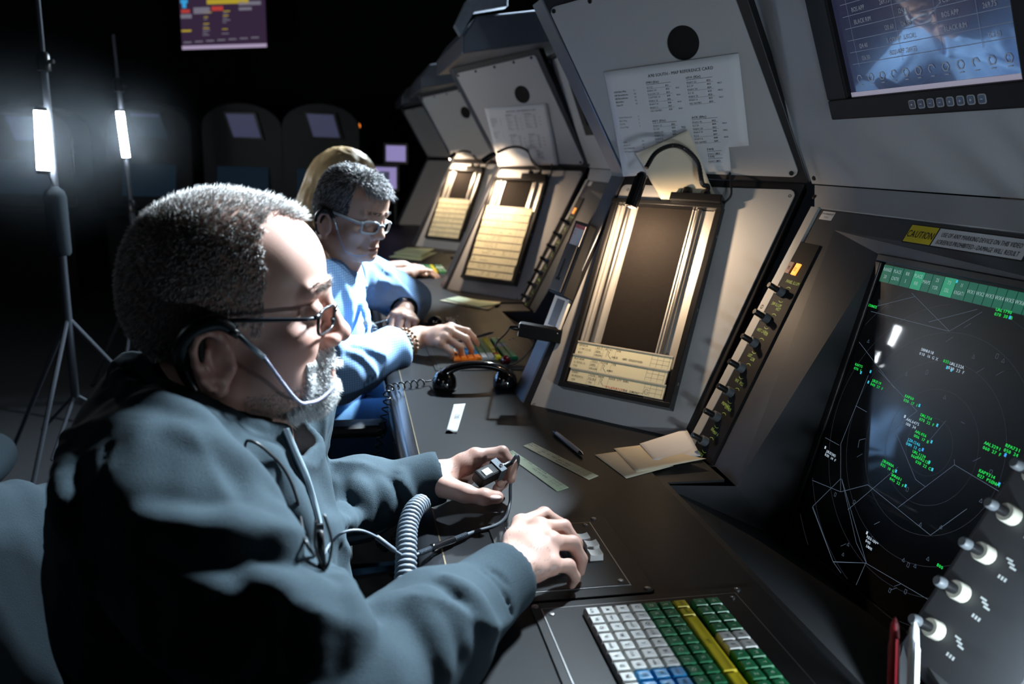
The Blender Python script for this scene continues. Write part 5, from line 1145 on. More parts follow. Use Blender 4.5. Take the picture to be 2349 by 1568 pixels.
    lp = H.L(P); top = np.clip((560-lp[:, 1])/90, 0, 1); ln = .0055+.0035*top+.011*np.clip((lp[:, 0]-590)/90, 0, 1)*top; ln *= RNG.uniform(.6, 1.25, len(P))
    comb = -H.b*.7-H.a*.25; combt = H.a*.6+H.b*.1; D = N_*.75+comb*(1-top)[:, None]*.9+combt*top[:, None]+RNG.normal(0, .22, P.shape); D /= np.linalg.norm(D, axis=1)[:, None]
    tag(strands('hair', P, D, ln, .00034, 'hair_gray', root), 'short gray buzz-cut hair')
    w_ = RNG.random(len(P)) < .30; strands('hair', P[w_]+.0004*N_[w_], D[w_], ln[w_]*1.05, .00040, 'hair_white', root)
    bm = lambda z: (((z[:, 0] > 676) & (z[:, 1] > 815) & (z[:, 1] < 960) & ~((z[:, 1] > 836) & (z[:, 1] < 866) & (np.abs(z[:, 2]) < .021) & (z[:, 0] > 715))) | ((z[:, 0] > 690) & (z[:, 1] > 795) & (z[:, 1] < 838) & (np.abs(z[:, 2]) < .028)) | ((z[:, 0] > 640) & (z[:, 1] > 905) & (z[:, 1] < 965))).astype(float)*(np.abs(z[:, 2]) < .05)
    P, N_ = surf_samples(verts, quads, lambda q: bm(H.L(q)), 11000); lp = H.L(P); mo = lp[:, 1] < 836
    ln = np.where(mo, .008, .0085+.003*np.clip((lp[:, 1]-870)/40, 0, 1))*RNG.uniform(.6, 1.2, len(P)); D = N_*np.where(mo, .45, .8)[:, None]-H.b*np.where(mo, 1.0, .45)[:, None]+H.a*.15+RNG.normal(0, .18, P.shape); D /= np.linalg.norm(D, axis=1)[:, None]
    wh = (RNG.random(len(P)) < .9); o = strands('beard', P[wh], D[wh], ln[wh], .00055, 'hair_white', root); tag(o, 'short white beard'); strands('beard', P[~wh], D[~wh], ln[~wh], .00042, 'hair_gray', root)
    P, N_ = surf_samples(verts, quads, lambda q: (lambda z: ((z[:, 0] > 560) & (z[:, 0] < 705) & (z[:, 1] > 850) & (z[:, 1] < 950) & (z[:, 1] > 850+(700-z[:, 0])*.15)).astype(float))(H.L(q)), 4500); D = N_*.6-H.b*.7+RNG.normal(0, .2, P.shape); D /= np.linalg.norm(D, axis=1)[:, None]; strands('stubble', P, D, RNG.uniform(.0015, .004, len(P)), .00026, 'hair_gray', root)
    P, N_ = surf_samples(verts, quads, lambda q: (lambda z: ((z[:, 1] > 648) & (z[:, 1] < 663) & (z[:, 0] > 680) & (np.abs(z[:, 2]) > .008) & (np.abs(z[:, 2]) < .048)).astype(float))(H.L(q)), 420); D = N_*.7+H.b*.35+(np.sign(H.L(P)[:, 2:3])*H.c)*.8+RNG.normal(0, .2, P.shape); D /= np.linalg.norm(D, axis=1)[:, None]; strands('eyebrow', P, D, RNG.uniform(.006, .011, len(P)), .0003, 'hair_gray', root)
    for wr, mc in ((V(.163, .785, .786), V(.222, .860, .8)), (onz(1012, 1098, .784), iM)):
        ctr = wr*.75+mc*.25; P, N_ = surf_samples(verts, quads, lambda q: (np.linalg.norm(q-ctr, axis=1) < .045).astype(float), 350); D = N_*.5+unit(mc-wr)*.8+RNG.normal(0, .25, P.shape); D /= np.linalg.norm(D, axis=1)[:, None]; strands('arm_hair', P, D, RNG.uniform(.003, .007, len(P)), .00014, 'hair_dark', root)
    # thumb nail
    tn = onz(1137, 1136, .7885); mb = MB(); mb.ball(tn+V(0, .001, -.0035), .0075, 14, 8, (1.15, .85, .42)); mb.build('thumb_nail', 'nail', root, smooth=True)
    # ---------------------------------------------------------------- jacket
    J = Field()
    J.u(ell((-.165, .88, .85), (.125, .185, .155)), .02).u(ell((-.150, .885, .68), (.150, .190, .20)), .06).u(ell((-.22, .87, .80), (.085, .17, .17)), .05)
    J.u(cap(SR+V(-.02, .03, -.045), SL+V(-.02, -.03, -.045), .070), .05).chain([V(-.205, .875, .945), SR+V(-.02, .05, -.02)], [.055, .05], .05).chain([V(-.195, .88, .945), SL+V(-.02, -.05, -.02)], [.055, .05], .05)
    J.chain([SR+V(-.005, .0, -.045), ER], [.080, .068], .035).chain([ER, ER*.45+WR*.55, WR+(ER-WR)*.16], [.068, .058, .042], .02)
    J.chain([SL+V(.0, .0, -.02), EL], [.082, .066], .035).chain([EL, EL*.4+WL*.6, WL+(EL-WL)*.30], [.066, .056, .044], .02)
    # cuffs
    cuffR0, cuffR1 = WR+(ER-WR)*.17, WR+(WR-ER)*.015; cuffL0, cuffL1 = WL+(EL-WL)*.27, WL+(WL-EL)*.01
    J.u(cap(cuffR0, cuffR1, .0425, .0405), .004).u(cap(cuffL0, cuffL1, .0405, .0385), .004)
    # collar wall round the neck
    nb = lambda t, r_, z: V(-.142+r_*1.10*math.cos(t), .868+r_*1.0*math.sin(t), z)
    for z, r_, rr in ((.945, .084, .018), (.960, .082, .0135), (.975, .081, .0100), (.990, .082, .0085), (1.004, .084, .0080)):
        ts = np.linspace(rad(38), rad(325), 15); J.chain([nb(t, r_, z-.052*(1-abs(t-math.pi)/math.pi*0)*max(0, math.cos(t))-.010+.016*max(0, -math.cos(t))) for t in ts], rr, .010)
    # lap panel down the front
    J.u(cap((-.045, .90, .90), (-.018, .905, .66), .012), .03)
    base_ops = len(J.ops)
    folds = [([(407, 1000), (522, 1058), (579, 1136), (600, 1219)], .010), ([(334, 1183), (469, 1225), (595, 1235), (657, 1272)], .011), ([(449, 990), (553, 1084), (626, 1167), (652, 1261)], .009), ([(480, 960), (600, 1050), (668, 1130), (700, 1215)], .008), ([(640, 1120), (668, 1180), (700, 1240)], .009),
             ([(745, 1290), (780, 1360), (800, 1440), (795, 1510)], .010), ([(690, 1330), (735, 1400), (745, 1480)], .009), ([(850, 1400), (930, 1385), (985, 1440), (1010, 1530)], .009), ([(940, 1365), (1010, 1395), (1050, 1470)], .007), ([(1020, 1330), (1075, 1370), (1110, 1440)], .005),
             ([(560, 1330), (660, 1370), (720, 1440), (740, 1530)], .010), ([(300, 1250), (430, 1330), (560, 1370)], .010), ([(250, 1380), (380, 1450), (520, 1480)], .011), ([(170, 1010), (150, 1120), (175, 1240)], .008), ([(200, 1290), (240, 1420), (330, 1500)], .009),
             ([(765, 1110), (775, 1160), (770, 1220)], .006), ([(815, 1105), (835, 1150), (830, 1200)], .006), ([(865, 1105), (885, 1140), (890, 1180)], .005), ([(915, 1085), (925, 1120), (935, 1160)], .004), ([(740, 1200), (830, 1190), (905, 1155)], .004), ([(330, 930), (420, 950), (500, 1010)], .007), ([(600, 1160), (640, 1210), (640, 1280)], .008)]
    tr = []; allq = iter(J.traces([p for pts, _ in folds for p in pts]))
    for pts, r_ in folds:
        q = [next(allq) for _ in pts]; q = [p for p in q if p is not None]
        if len(q) > 1: tr.append((q, r_))
    for q, r_ in tr:
        sp = spline(q, 3); rs = [r_*(.35+.65*math.sin(math.pi*(i+.5)/len(sp))) for i in range(len(sp))]; J.chain([p-ray(555, 1100)*-.0*r_+unit(p-CAM)*r_*.45 for p in sp], rs, .016)
    seams = [[(352, 868), (290, 950), (235, 1050), (225, 1150), (240, 1280), (243, 1400)], [(1118, 1302), (1165, 1340), (1190, 1420)], [(1102, 1306), (1148, 1345), (1172, 1425)], [(905, 1092), (915, 1130), (935, 1165)], [(912, 1090), (922, 1128), (942, 1163)], [(745, 1218), (830, 1200), (880, 1160)]]
    allq = iter(J.traces([p for s_ in seams for p in s_]))
    for s_ in seams:
        q = [next(allq) for _ in s_]; q = [p for p in q if p is not None and np.linalg.norm(p-CAM) < 1.25]
        if len(q) > 1: J.ops += [('s', cap(a, b, .0022), .004) for a, b in zip(spline(q, 4), spline(q, 4)[1:])]
    # openings
    J.s(cap((-.125, .872, 1.03), (-.142, .868, .955), .066, .0690), .004).s(cap((-.10, .87, 1.02), (-.085, .875, .93), .052, .045), .006).s(cap((-.07, .885, .985), (-.045, .895, .88), .020, .010), .006)
    J.s(cap(WR+(WR-ER)*.10, WR+(ER-WR)*.06, .0315, .0315), .002).s(cap(WL+(WL-EL)*.10, WL+(EL-WL)*.05, .0300, .0300), .002)
    for W_, E_ in ((WR, ER), (WL, EL)):
        ax = unit(W_-E_); J.s(cap(W_+ax*.10, W_+ax*.053, .050), .001)
    J.disp = lambda Q: np.minimum(1, np.maximum(0, np.minimum(np.linalg.norm(Q-WR, axis=1), np.linalg.norm(Q-WL, axis=1))/.07-.5))*(.0028*vnoise(Q*V(22, 22, 16)+3, 1)+.0026*vnoise(Q*V(45, 38, 30)+9, 2)+.0060*np.abs(1-np.abs(vnoise(Q*V(11, 13, 9)+Q[:, [2, 0, 1]]*V(6, 4, 5)+1, 3))*1.25)**4)
    jv, jq = sdf_mesh(J, .0042, 1); jk = np_mesh('jacket', jv, jq, 'fleece', root); tag(jk, 'blue-gray fleece jacket with a half-open zip')
    # zip: tape, teeth, pull
    zp = J.traces(((655, 985), (678, 1040), (700, 1090), (716, 1140), (728, 1185), (734, 1215))); zp = [p for p in zp if p is not None]; zs = spline(zp, 10)
    mb = MB(); mb.tube([p-ray(700, 1100)*.001 for p in zs], .0042, 6); mb.build('zip_tape', 'zip_tape', root, smooth=True)
    teeth = MB()
    for i in range(0, len(zs)-1):
        for f in (0, .5):
            p = zs[i]*(1-f)+zs[i+1]*f-ray(700, 1100)*.0052; teeth.obox(p, V(.0018, 0, 0), V(0, .0012, 0), V(0, 0, .0007))
    tag(teeth.build('zip_teeth', 'zip_metal', root), kind='stuff')
    pz = zs[-1]-ray(734, 1215)*.006; mb = MB(); mb.obox(pz, V(.004, 0, 0), V(0, .002, 0), V(0, 0, .007)); mb.tube([pz, pz+V(.002, 0, -.03)], .0022, 6); mb.build('zip_pull', 'black_plastic', root)
    # trousers and shoes
    T = Field()
    for y, kx in ((.80, .16), (.97, .18)):
        T.chain([V(-.20, y+(.88-y)*.3, .53), V(kx, y, .56)], [.105, .075], .04).chain([V(kx, y, .55), V(kx-.05, y, .12)], [.075, .055], .02)
    T.u(ell((-.22, .88, .54), (.14, .18, .11)), .05); tv, tq = sdf_mesh(T, .008, 1); tag(np_mesh('trousers', tv, tq, 'trousers', root), 'dark trousers')
    for y in (.80, .97): mb = MB(); mb.ball(V(.17, y, .05), .05, 14, 8, (2.3, .95, .95)); mb.build('shoe', 'black_plastic', root, smooth=True)
    return root, H, J, dict(WR=WR, WL=WL)
mat('nail', (.72, .52, .47), .25)
M1, H1, J1, K1 = man_fleece()
# ---- glasses
def build_glasses(H, label, frame, heavy, group=None, lh=23, lensmat='lens'):
    root = thing('eyeglasses', label, 'glasses', tuple(H.P(735, 760, 0)), group); r_ = .00115*heavy*H.s
    for s in (1, -1):
        pts = []
        for i in range(24):
            t = 2*math.pi*i/24; cc = math.copysign(abs(math.cos(t))**.55, math.cos(t)); ss = math.copysign(abs(math.sin(t))**.6, math.sin(t))
            c = .0355+.0255*cc; y = 724+(lh-23)*.6-lh*ss; x = 750-(c-.0095)*640-(y-724)*.12
            pts.append(H.P(x, y, c*s))
        mb = MB(); mb.tube(pts, r_, 8, closed=True); mb.build('rim', frame, root, smooth=True)
        mb = MB(); mb.quad(*(pts if s > 0 else pts[::-1])); mb.build('lens', lensmat, root)
        hinge = H.P(708, 712, .0645*s); mb = MB(); mb.tube([pts[2 if s > 0 else 2], hinge], r_*1.5, 8); mb.build('end_piece', frame, root, smooth=True)
        q = spline([hinge, H.P(685, 711, .0710*s), H.P(600, 706, .0785*s), H.P(545, 704, .0815*s), H.P(512, 706, .082*s), H.P(484, 732, .080*s)], 6); mb = MB(); mb.tube(q, r_*1.35, 8); mb.build('temple_arm', frame, root, smooth=True)
        mb = MB(); mb.ball(H.P(745, 735, .0115*s), .0026, 10, 6); mb.build('nose_pad', 'rubber', root)
    mb = MB(); mb.tube(spline([H.P(752, 716, .0105), H.P(757, 709, 0), H.P(752, 716, -.0105)], 5), r_, 8); mb.build('bridge', frame, root, smooth=True); return root
mat('lens', (1, 1, 1), .02, trans=1, ior=1.05, spec=.5, alpha=.25); mat('frame_dark', (.012, .014, .018), .25); mat('frame_clear', (.62, .68, .72), .15, trans=.35, ior=1.3)
build_glasses(H1, 'thin dark-framed glasses on the man in the fleece jacket', 'frame_dark', 1.5, 'eyeglasses', 27)
# ---- headset
def headset(H, label, small=False, body='black_plastic'):
    root = thing('headset', label, 'headset', tuple(H.P(440, 860, .08)), 'headsets'); s = 1
    pts = spline([H.P(558, 726, .084), H.P(531, 706, .086), H.P(494, 712, .086), H.P(464, 740, .083), H.P(454, 774, .080), H.P(459, 814, .076), H.P(472, 850, .072)], 6); n = len(pts)
    mb = MB(); mb.tube(pts, [(.0045+.0055*math.sin(math.pi*min(1, (i+2)/n)))*H.s for i in range(n)], 10); mb.build('ear_hook', body, root, smooth=True)
    mb = MB(); mb.obox(H.P(478, 756, .083), H.a*.010*H.s, H.b*.022*H.s, H.c*.006*H.s); mb.build('receiver', body, root, bevel=.003)
    a, b, c, e = H.P(566, 732, .087), H.P(611, 779, .089), H.P(665, 875, .075), H.P(690, 893, .060)
    mb = MB(); mb.tube([H.P(546, 719, .086), a], .0045*H.s, 10); mb.build('boom_joint', body, root, smooth=True)
    mb = MB(); mb.tube([a, b], .0028*H.s, 10); mb.build('boom_sleeve', 'boom_gray', root, smooth=True); mb = MB(); mb.tube(spline([b, c, e, H.P(715, 893, .046), H.P(745, 876, .028)], 6), .0019*H.s, 8); mb.build('voice_tube', 'boom_clear', root, smooth=True)
    mb = MB(); mb.tube([b-(b-c)*.04, b+(c-b)*.05], .0027*H.s, 10); mb.build('boom_ring', 'boom_gray', root)
    return root
mat('boom_gray', (.30, .34, .38), .3, metal=.4); mat('boom_clear', (.42, .42, .56), .15, trans=.2, ior=1.3)
headset(H1, 'black over-ear headset with a clear voice tube on the man in the fleece')
# ---- talk switch and cords
def talk_switch():
    c = onz(1122, 1086, .803); a = unit(onz(1160, 1066, .806)-onz(1085, 1104, .800)); n_ = unit(V(-.15, -.62, .76)); n_ = unit(n_-a*(n_@a)); b = np.cross(n_, a)
    root = thing('talk_switch', 'black push-to-talk switch with a silver button held in the fist', 'switch', tuple(c))
    mb = MB(); mb.obox(c, a*.024, b*.0105, n_*.0095); mb.build('switch_body', 'bezel_black', root, bevel=.003)
    mb = MB(); mb.obox(c-a*.0095-b*.001+n_*.0098, a*.0070, b*.0055, n_*.0012); mb.build('press_button', 'button_silver', root, bevel=.001)
    mb = MB()
    for s in (1, -1): mb.obox(c+a*.0155+b*.0115*s, a*.006, b*.0007, n_*.0105)
    mb.obox(c+a*.0155+n_*.0105, a*.006, b*.0122, n_*.0007); mb.build('metal_clamp', 'frame_steel_dull', root, bevel=.0006); mb = MB(); mb.ball(c+a*.0165+n_*.0115-b*.003, .0028, 10, 6); mb.build('clamp_screw', 'chrome', root, smooth=True)
    mb = MB(); mb.lathe([(.0062, 0), (.0062, .006), (.0042, .008), (.0036, .024), (.0028, .026)], c+a*.023, a, 12); mb.build('strain_relief', 'black_plastic', root, smooth='auto')
    return c+a*.048
mat('button_silver', (.55, .57, .58), .4)
mat('frame_steel_dull', (.10, .115, .13), .6, metal=.3, spec=.2)
se = talk_switch()
jk0, jk1 = onz(1062, 1229, DZ+.007), onz(978, 1262, DZ+.010)
cp = spline([se, onz(1186, 1045, .825), onz(1188, 1062, .80), onz(1172, 1105, .770), onz(1170, 1150, DZ+.004), onz(1160, 1185, DZ+.0035), onz(1135, 1205, DZ+.0035), onz(1095, 1217, DZ+.004), jk0], 10)
mb = MB(); mb.tube(cp, .0026, 8); tag(mb.build('switch_cable', 'cord_gray', smooth=True, origin=tuple(jk0)), 'gray cable running from the talk switch across the worktop to the inline plug', 'cable')
root = thing('inline_plug', 'dark inline cable plug with ribbed ends crossing the worktop edge', 'plug', tuple(jk1)); ax = unit(jk1-jk0); L = np.linalg.norm(jk1-jk0)
mb = MB(); mb.lathe([(.0042, L*.25), (.0048, L*.3), (.0048, L*.75), (.0055, L*.77), (.0055, L*.85), (.004, L*.87)], jk0, ax, 14); mb.build('barrel', 'black_gloss', root, smooth='auto')
for t0, t1 in ((-.12, .25), (.87, 1.2)):
    mb = MB(); n = 18; mb.lathe([(.0028+.0012*(i % 2), L*(t0+(t1-t0)*i/n)) for i in range(n+1)], jk0, ax, 10); mb.build('ribbed_relief', 'cord_gray', root)
jt = J1.trace(735, 1290); jt = jt if jt is not None else at(735, 1290, .95); toc = unit(CAM-jt)
cc = spline([jk1+ax*.012, at(935, 1277, 1.01), at(905, 1262, .98), at(865, 1232, .95), at(825, 1216, .93), at(785, 1222, .92), at(755, 1250, .92), jt+toc*.008], 10)
mb = MB(); mb.tube(cc, .0016, 8); k_ = at(878, 1245, .955); mb.tube([at(865, 1232, .95), at(905, 1262, .98)], .0030, 8)
tag(mb.build('headset_cable', 'cord_gray', smooth=True, origin=tuple(jk1)), 'thin gray headset cable looping from the jacket zip to the inline plug', 'cable')
c2 = J1.traces(((570, 1010), (625, 1045), (660, 1090), (680, 1140), (690, 1190), (700, 1240), (722, 1275))); c2 = [p+unit(CAM-p)*.003 for p in c2 if p is not None]
mb = MB(); mb.tube(spline([H1.P(472, 850, .072), H1.P(480, 930, .078)]+[H1.P(520, 985, .07)]+c2, 8), .0016, 8); tag(mb.build('lanyard_cable', 'cord_black', smooth=True, origin=tuple(c2[-1])), 'black headset wire running down the open jacket collar', 'cable')
mb = MB(); p = jt+toc*.008; mb.tube(spline([p+V(.004, 0, .045), p+V(.010, -.004, .02), p+V(.004, -.005, -.004), p+V(-.004, -.004, .018), p+V(-.003, 0, .04)], 6), .0014, 6); mb.tube([p+V(0, 0, .03), p+V(.002, -.003, -.004)], .0035, 8); tag(mb.build('cable_clip', 'black_plastic', smooth=True, origin=tuple(p)), 'black cable clip hanging from the jacket zip', 'clip')
# coiled cord hanging off the worktop edge
cp = spline([at(968, 1152, 1.09), at(948, 1172, 1.06), at(935, 1210, 1.035), at(932, 1260, 1.01), at(930, 1320, .99), at(924, 1385, .975), at(918, 1450, .97), at(915, 1560, .97), at(930, 1700, 1.0)], 8)
o = coil(cp, .0105, 46, .0030, 12, 8).build('coiled_mic_cord', 'cord_gray', smooth=True, origin=tuple(cp[-1])); tag(o, 'thick gray coiled cord hanging at the worktop edge beside the jacket sleeve', 'cord')
# ================================================================== man in the blue shirt
def simple_hand(Fd, wrist, mcps, fingers, thumb, sc=1.0, wr_r=.025):
    G = Field()
    for m in mcps: G.u(cap(wrist+(m-wrist)*.12, m, .0150*sc, .0115*sc), .012)
    for i in range(3): G.u(cap(wrist*.35+mcps[i]*.65, wrist*.35+mcps[i+1]*.65, .0125*sc), .012); G.u(cap(mcps[i], mcps[i+1], .0085*sc), .008)
    for fi, j in enumerate(fingers):
        rs = [q*sc for q in [(.0105, .0092, .0082, .0070), (.0107, .0094, .0084, .0072), (.0102, .0090, .0080, .0068), (.0092, .0080, .0070, .0060)][fi]]
        K = Field(); K.chain(j, rs, .003); G.u(('g', K), .003); G.u(ell(j[1], (rs[1]*1.06,)*3), .003); G.u(ell(j[0], (rs[0]*1.08,)*3), .006)
    K = Field(); K.chain(thumb, [q*sc for q in (.0160, .0125, .0105, .0088)], .006); G.u(('g', K), .010)
    Fd.u(cap(wrist+(wrist-mcps[1])*.45, wrist+(mcps[1]-wrist)*.1, wr_r, wr_r*.92), .015); Fd.u(('g', G), .010)
def fan(wrist, fwd, up, side, curl, spread=.02, sc=1.0, base=.088):
    """four fingers laid out in a hand frame; curl = bend per joint in degrees"""
    f, n_ = unit(fwd), unit(up-unit(fwd)*(np.asarray(up)@unit(fwd))); s = np.cross(n_, f)*side; out = []; mc = []
    for i, (lat, ln, seg_) in enumerate(((.030, .95, (.043, .026, .020)), (.010, 1.0, (.047, .030, .021)), (-.011, .96, (.043, .028, .020)), (-.030, .86, (.034, .021, .018)))):
        m = wrist+f*base*ln*sc+s*lat*sc+n_*(.006-.004*abs(i-1))*sc; d = unit(f+s*spread*(1.5-i)*2); j = [m]; a = 0
        for q, L in enumerate(seg_):
            a += rad(curl[i][q] if hasattr(curl[0], '__len__') else curl[q]); dd = d*math.cos(a)-n_*math.sin(a); j.append(j[-1]+dd*L*sc)
        out.append(j); mc.append(m)
    return mc, out, f, n_, s
def man_shirt():
    d = ray(815, 475); up = -RM[:, 1]; up = unit(up-d*(up@d)); r0 = unit(np.cross(d, up)); yaw, pit = rad(38), rad(16)
    fa = unit(r0*math.cos(yaw)-d*math.sin(yaw)); ub = unit(up*math.cos(pit)+fa*math.sin(pit)); fa = unit(fa*math.cos(pit)-up*math.sin(pit))
    H = HeadFrame(at(812, 487, 2.02), fa, ub, .91); F = Field(); head_field(F, H)
    NB = H.P(470, 1000, 0); SR, SL = V(-.13, 1.84, .955), V(.02, 2.19, .95)
    ER, WR = V(-.03, 1.765, .752), V(.172, 1.975, .785); EL, WL = V(.175, 2.42, .80), V(.155, 2.255, .800)
    F.u(cap(NB, (-.12, 2.02, .60), .07, .09), .03)
    F.chain([NB, SR, ER], [.05, .04, .034], .02).chain([ER, WR], [.040, .027], .01).chain([NB, SL, EL], [.05, .04, .034], .02).chain([EL, WL], [.034, .026], .01)
    # right hand above the keys, pen between the fingers
    fw = unit(onz(1060, 765, .81)-WR); mc, fg, f, n_, s = fan(WR, fw, V(-.30, -.35, .9), 1, ((28, 38, 22), (40, 45, 25), (48, 50, 30), (52, 50, 30)), .03)
    simple_hand(F, WR, mc, fg, [WR+f*.025+s*.024-n_*.006, WR+f*.066+s*.044-n_*.016, WR+f*.098+s*.042-n_*.030, WR+f*.118+s*.036-n_*.040])
    pen_at = fg[0][2]*.6+(WR+f*.118+s*.036-n_*.040)*.4
    # left hand closed on a black talk switch
    fl = unit(onz(932, 775, .775)-WL); mc2, fg2, f2, n2, s2 = fan(WL, fl, V(.25, -.25, .95), -1, ((45, 60, 30), (50, 65, 30), (52, 65, 30), (55, 65, 30)), .01, base=.080)
    simple_hand(F, WL, mc2, fg2, [WL+f2*.02+s2*.024-n2*.01, WL+f2*.055+s2*.036-n2*.026, WL+f2*.078+s2*.030-n2*.048, WL+f2*.090+s2*.018-n2*.060])
    verts, quads = sdf_mesh(F, .0034, 1)
    root = thing('person', 'gray-haired man in a blue checked shirt and clear-framed glasses', 'person', (-.1, 2.02, .45), 'people at the consoles')
    body = np_mesh('body', verts, quads, 'skin_tan', root); l = H.L(verts); G_ = lambda x, y, c, rx, ry, rc: np.exp(-((l[:, 0]-x)/rx)**2-((l[:, 1]-y)/ry)**2-((np.abs(l[:, 2])-c)/rc)**2)
    set_attr(body, 'tint', .5*G_(514, 785, .085, 60, 80, .02)+.4*G_(762, 768, 0, 30, 30, .02)+.7*G_(742, 850, 0, 22, 20, .024))
    # hair
    def mask(q):
        z = H.L(q); x, y, c = z.T; fr = np.where(np.abs(c) < .042, 712-np.clip((y-500)/70, 0, 1)*30, 625)
        return (((x < fr) & (y < 760-np.clip((x-440)/150, 0, 1)*60+np.clip((460-x)/120, 0, 1)*75) & (y < 620+np.clip((640-x)/40, 0, 1)*140) & (np.abs(c) < .079)) | ((x < 722) & (y < 560) & (np.abs(c) < .05))).astype(float)
    P, N_ = surf_samples(verts, quads, mask, 17000); lp = H.L(P); front = np.clip((lp[:, 0]-560)/140, 0, 1)*np.clip((640-lp[:, 1])/120, 0, 1); top = np.clip((600-lp[:, 1])/120, 0, 1)
    ln = (.010+.012*top+.018*front)*RNG.uniform(.6, 1.15, len(P)); D = N_*(.42+.45*front)[:, None]-H.b*(.75*(1-top))[:, None]-H.a*(.35*(1-front))[:, None]+H.a*(.75*front)[:, None]+H.b*(.25*front)[:, None]+RNG.normal(0, .13, P.shape); D /= np.linalg.norm(D, axis=1)[:, None]
    curl = -N_*.25-H.b*.35+RNG.normal(0, .12, P.shape); sv = RNG.random(len(P)) < (.35+.5*front); tag(strands('hair', P[sv], D[sv], ln[sv], .00075, 'hair_silver', root, curl[sv], 3), 'short wavy gray hair'); strands('hair', P[~sv], D[~sv], ln[~sv], .00075, 'hair_dark', root, curl[~sv], 3)
    P, N_ = surf_samples(verts, quads, lambda q: (lambda z: ((z[:, 1] > 648) & (z[:, 1] < 662) & (z[:, 0] > 680) & (np.abs(z[:, 2]) > .008) & (np.abs(z[:, 2]) < .048)).astype(float))(H.L(q)), 200); strands('eyebrow', P, N_*.8+.5*H.b, RNG.uniform(.005, .008, len(P)), .0004, 'hair_dark', root)
    # shirt
    J = Field()
    J.u(ell((-.085, 2.02, .85), (.120, .175, .15)), .02).u(ell((-.09, 2.02, .68), (.130, .165, .19)), .06).u(cap(SR+V(-.01, .02, -.035), SL+V(-.02, -.02, -.035), .066), .05).chain([NB+V(-.03, 0, -.05), SR+V(0, .04, -.01)], [.05, .05], .05).chain([NB+V(-.03, 0, -.05), SL+V(0, -.04, -.01)], [.05, .05], .05)
    cr = ER*.42+WR*.58; J.chain([SR+V(0, 0, -.035), ER, ER*.75+WR*.25, cr], [.074, .064, .058, .053], .03); ax = unit(WR-ER); J.u(cap(cr-ax*.05, cr+ax*.012, .050, .058), .006)
    cl = WL+(EL-WL)*.22; J.chain([SL+V(0, 0, -.035), EL, cl], [.074, .066, .048], .03); al = unit(WL-EL); J.u(cap(cl-al*.03, cl+al*.008, .046, .044), .004)
    nb = lambda t, r_, z: V(NB[0]-.012+r_*math.cos(t+.15), NB[1]+r_*math.sin(t+.15), z)
    for z, r_, rr in ((.955, .078, .016), (.972, .074, .010), (.990, .072, .008)):
        J.chain([nb(t, r_, z-.030*max(0, math.cos(t))) for t in np.linspace(rad(20), rad(340), 13)], rr, .010)
    for sg in (1, -1): J.chain([nb(rad(20*sg), .080, .952), nb(rad(12*sg), .098, .905)], [.010, .005], .012)
    fo = [([(830, 660), (860, 720), (850, 790)], .008), ([(770, 620), (800, 690), (800, 760)], .008), ([(870, 640), (920, 660), (950, 690)], .007), ([(780, 800), (830, 820), (860, 860)], .007), ([(740, 700), (770, 780), (775, 850)], .009), ([(860, 600), (905, 640), (935, 680)], .007), ([(800, 790), (840, 800), (880, 815)], .006)]
    aq = iter(J.traces([p for q, _ in fo for p in q], 1.5)); 
    for pts, r_ in fo:
        q = [p for p in [next(aq) for _ in pts] if p is not None and np.linalg.norm(p-CAM) < 2.6]
        if len(q) > 1: sp = spline(q, 3); J.chain([p+unit(p-CAM)*r_*.4 for p in sp], [r_*(.4+.6*math.sin(math.pi*(i+.5)/len(sp))) for i in range(len(sp))], .014)
    J.s(cap(NB+V(.01, 0, .10), NB+V(0, 0, .0), .058, .060), .004).s(cap(NB+V(.06, .01, .03), NB+V(.075, .012, -.06), .026, .010), .006)
    J.s(cap(cr+ax*.06, cr-ax*.010, .046), .002).s(cap(cl+al*.06, cl, .038), .002)
    J.disp = lambda Q: .003*vnoise(Q*V(20, 20, 15)+5, 1)+.0025*vnoise(Q*V(42, 36, 30)+2, 2)
    jv, jq = sdf_mesh(J, .0055, 1); tag(np_mesh('shirt', jv, jq, 'shirt_blue', root), 'blue checked shirt with rolled cuff')
    for px, py in ((812, 606), (838, 740)):
        p = J.trace(px, py)
        if p is not None: mb = MB(); mb.lathe([(.0055, 0), (.0055, .0015), (.003, .002)], p-ray(px, py)*.001, -ray(px, py), 12); mb.build('button', 'label_white', root)
    # jeans, shoes
    T = Field()
    for y, kx in ((1.92, .20), (2.14, .22)):
        T.chain([V(-.14, y+(2.02-y)*.3, .53), V(kx, y, .56)], [.105, .078], .04).chain([V(kx, y, .55), V(kx-.03, y, .12)], [.076, .055], .02)
    T.u(ell((-.16, 2.02, .54), (.14, .18, .11)), .05); T.disp = lambda Q: .003*vnoise(Q*24, 4); tv, tq = sdf_mesh(T, .008, 1); tag(np_mesh('jeans', tv, tq, 'jeans', root), 'blue jeans')
    for y in (1.92, 2.14): mb = MB(); mb.ball(V(.21, y, .05), .05, 14, 8, (2.3, .95, .95)); mb.build('shoe', 'black_plastic', root, smooth=True)
    # worn and held things
    build_glasses(H, 'chunky clear-framed glasses on the gray-haired man', 'frame_clear', 2.6, 'eyeglasses', 33); headset(H, 'black over-ear headset with a clear voice tube on the gray-haired man')
    def ringpts(c, ax, r_, n=20):
        a = unit(np.cross(ax, ZZ)); b = np.cross(ax, a); return [c+r_*(a*math.cos(2*math.pi*i/n)+b*math.sin(2*math.pi*i/n)) for i in range(n)]
    wc = WL+(EL-WL)*.10; wt_ = thing('wristwatch', 'black wristwatch on the blue-shirted man\'s lit wrist', 'watch', tuple(wc)); mb = MB()
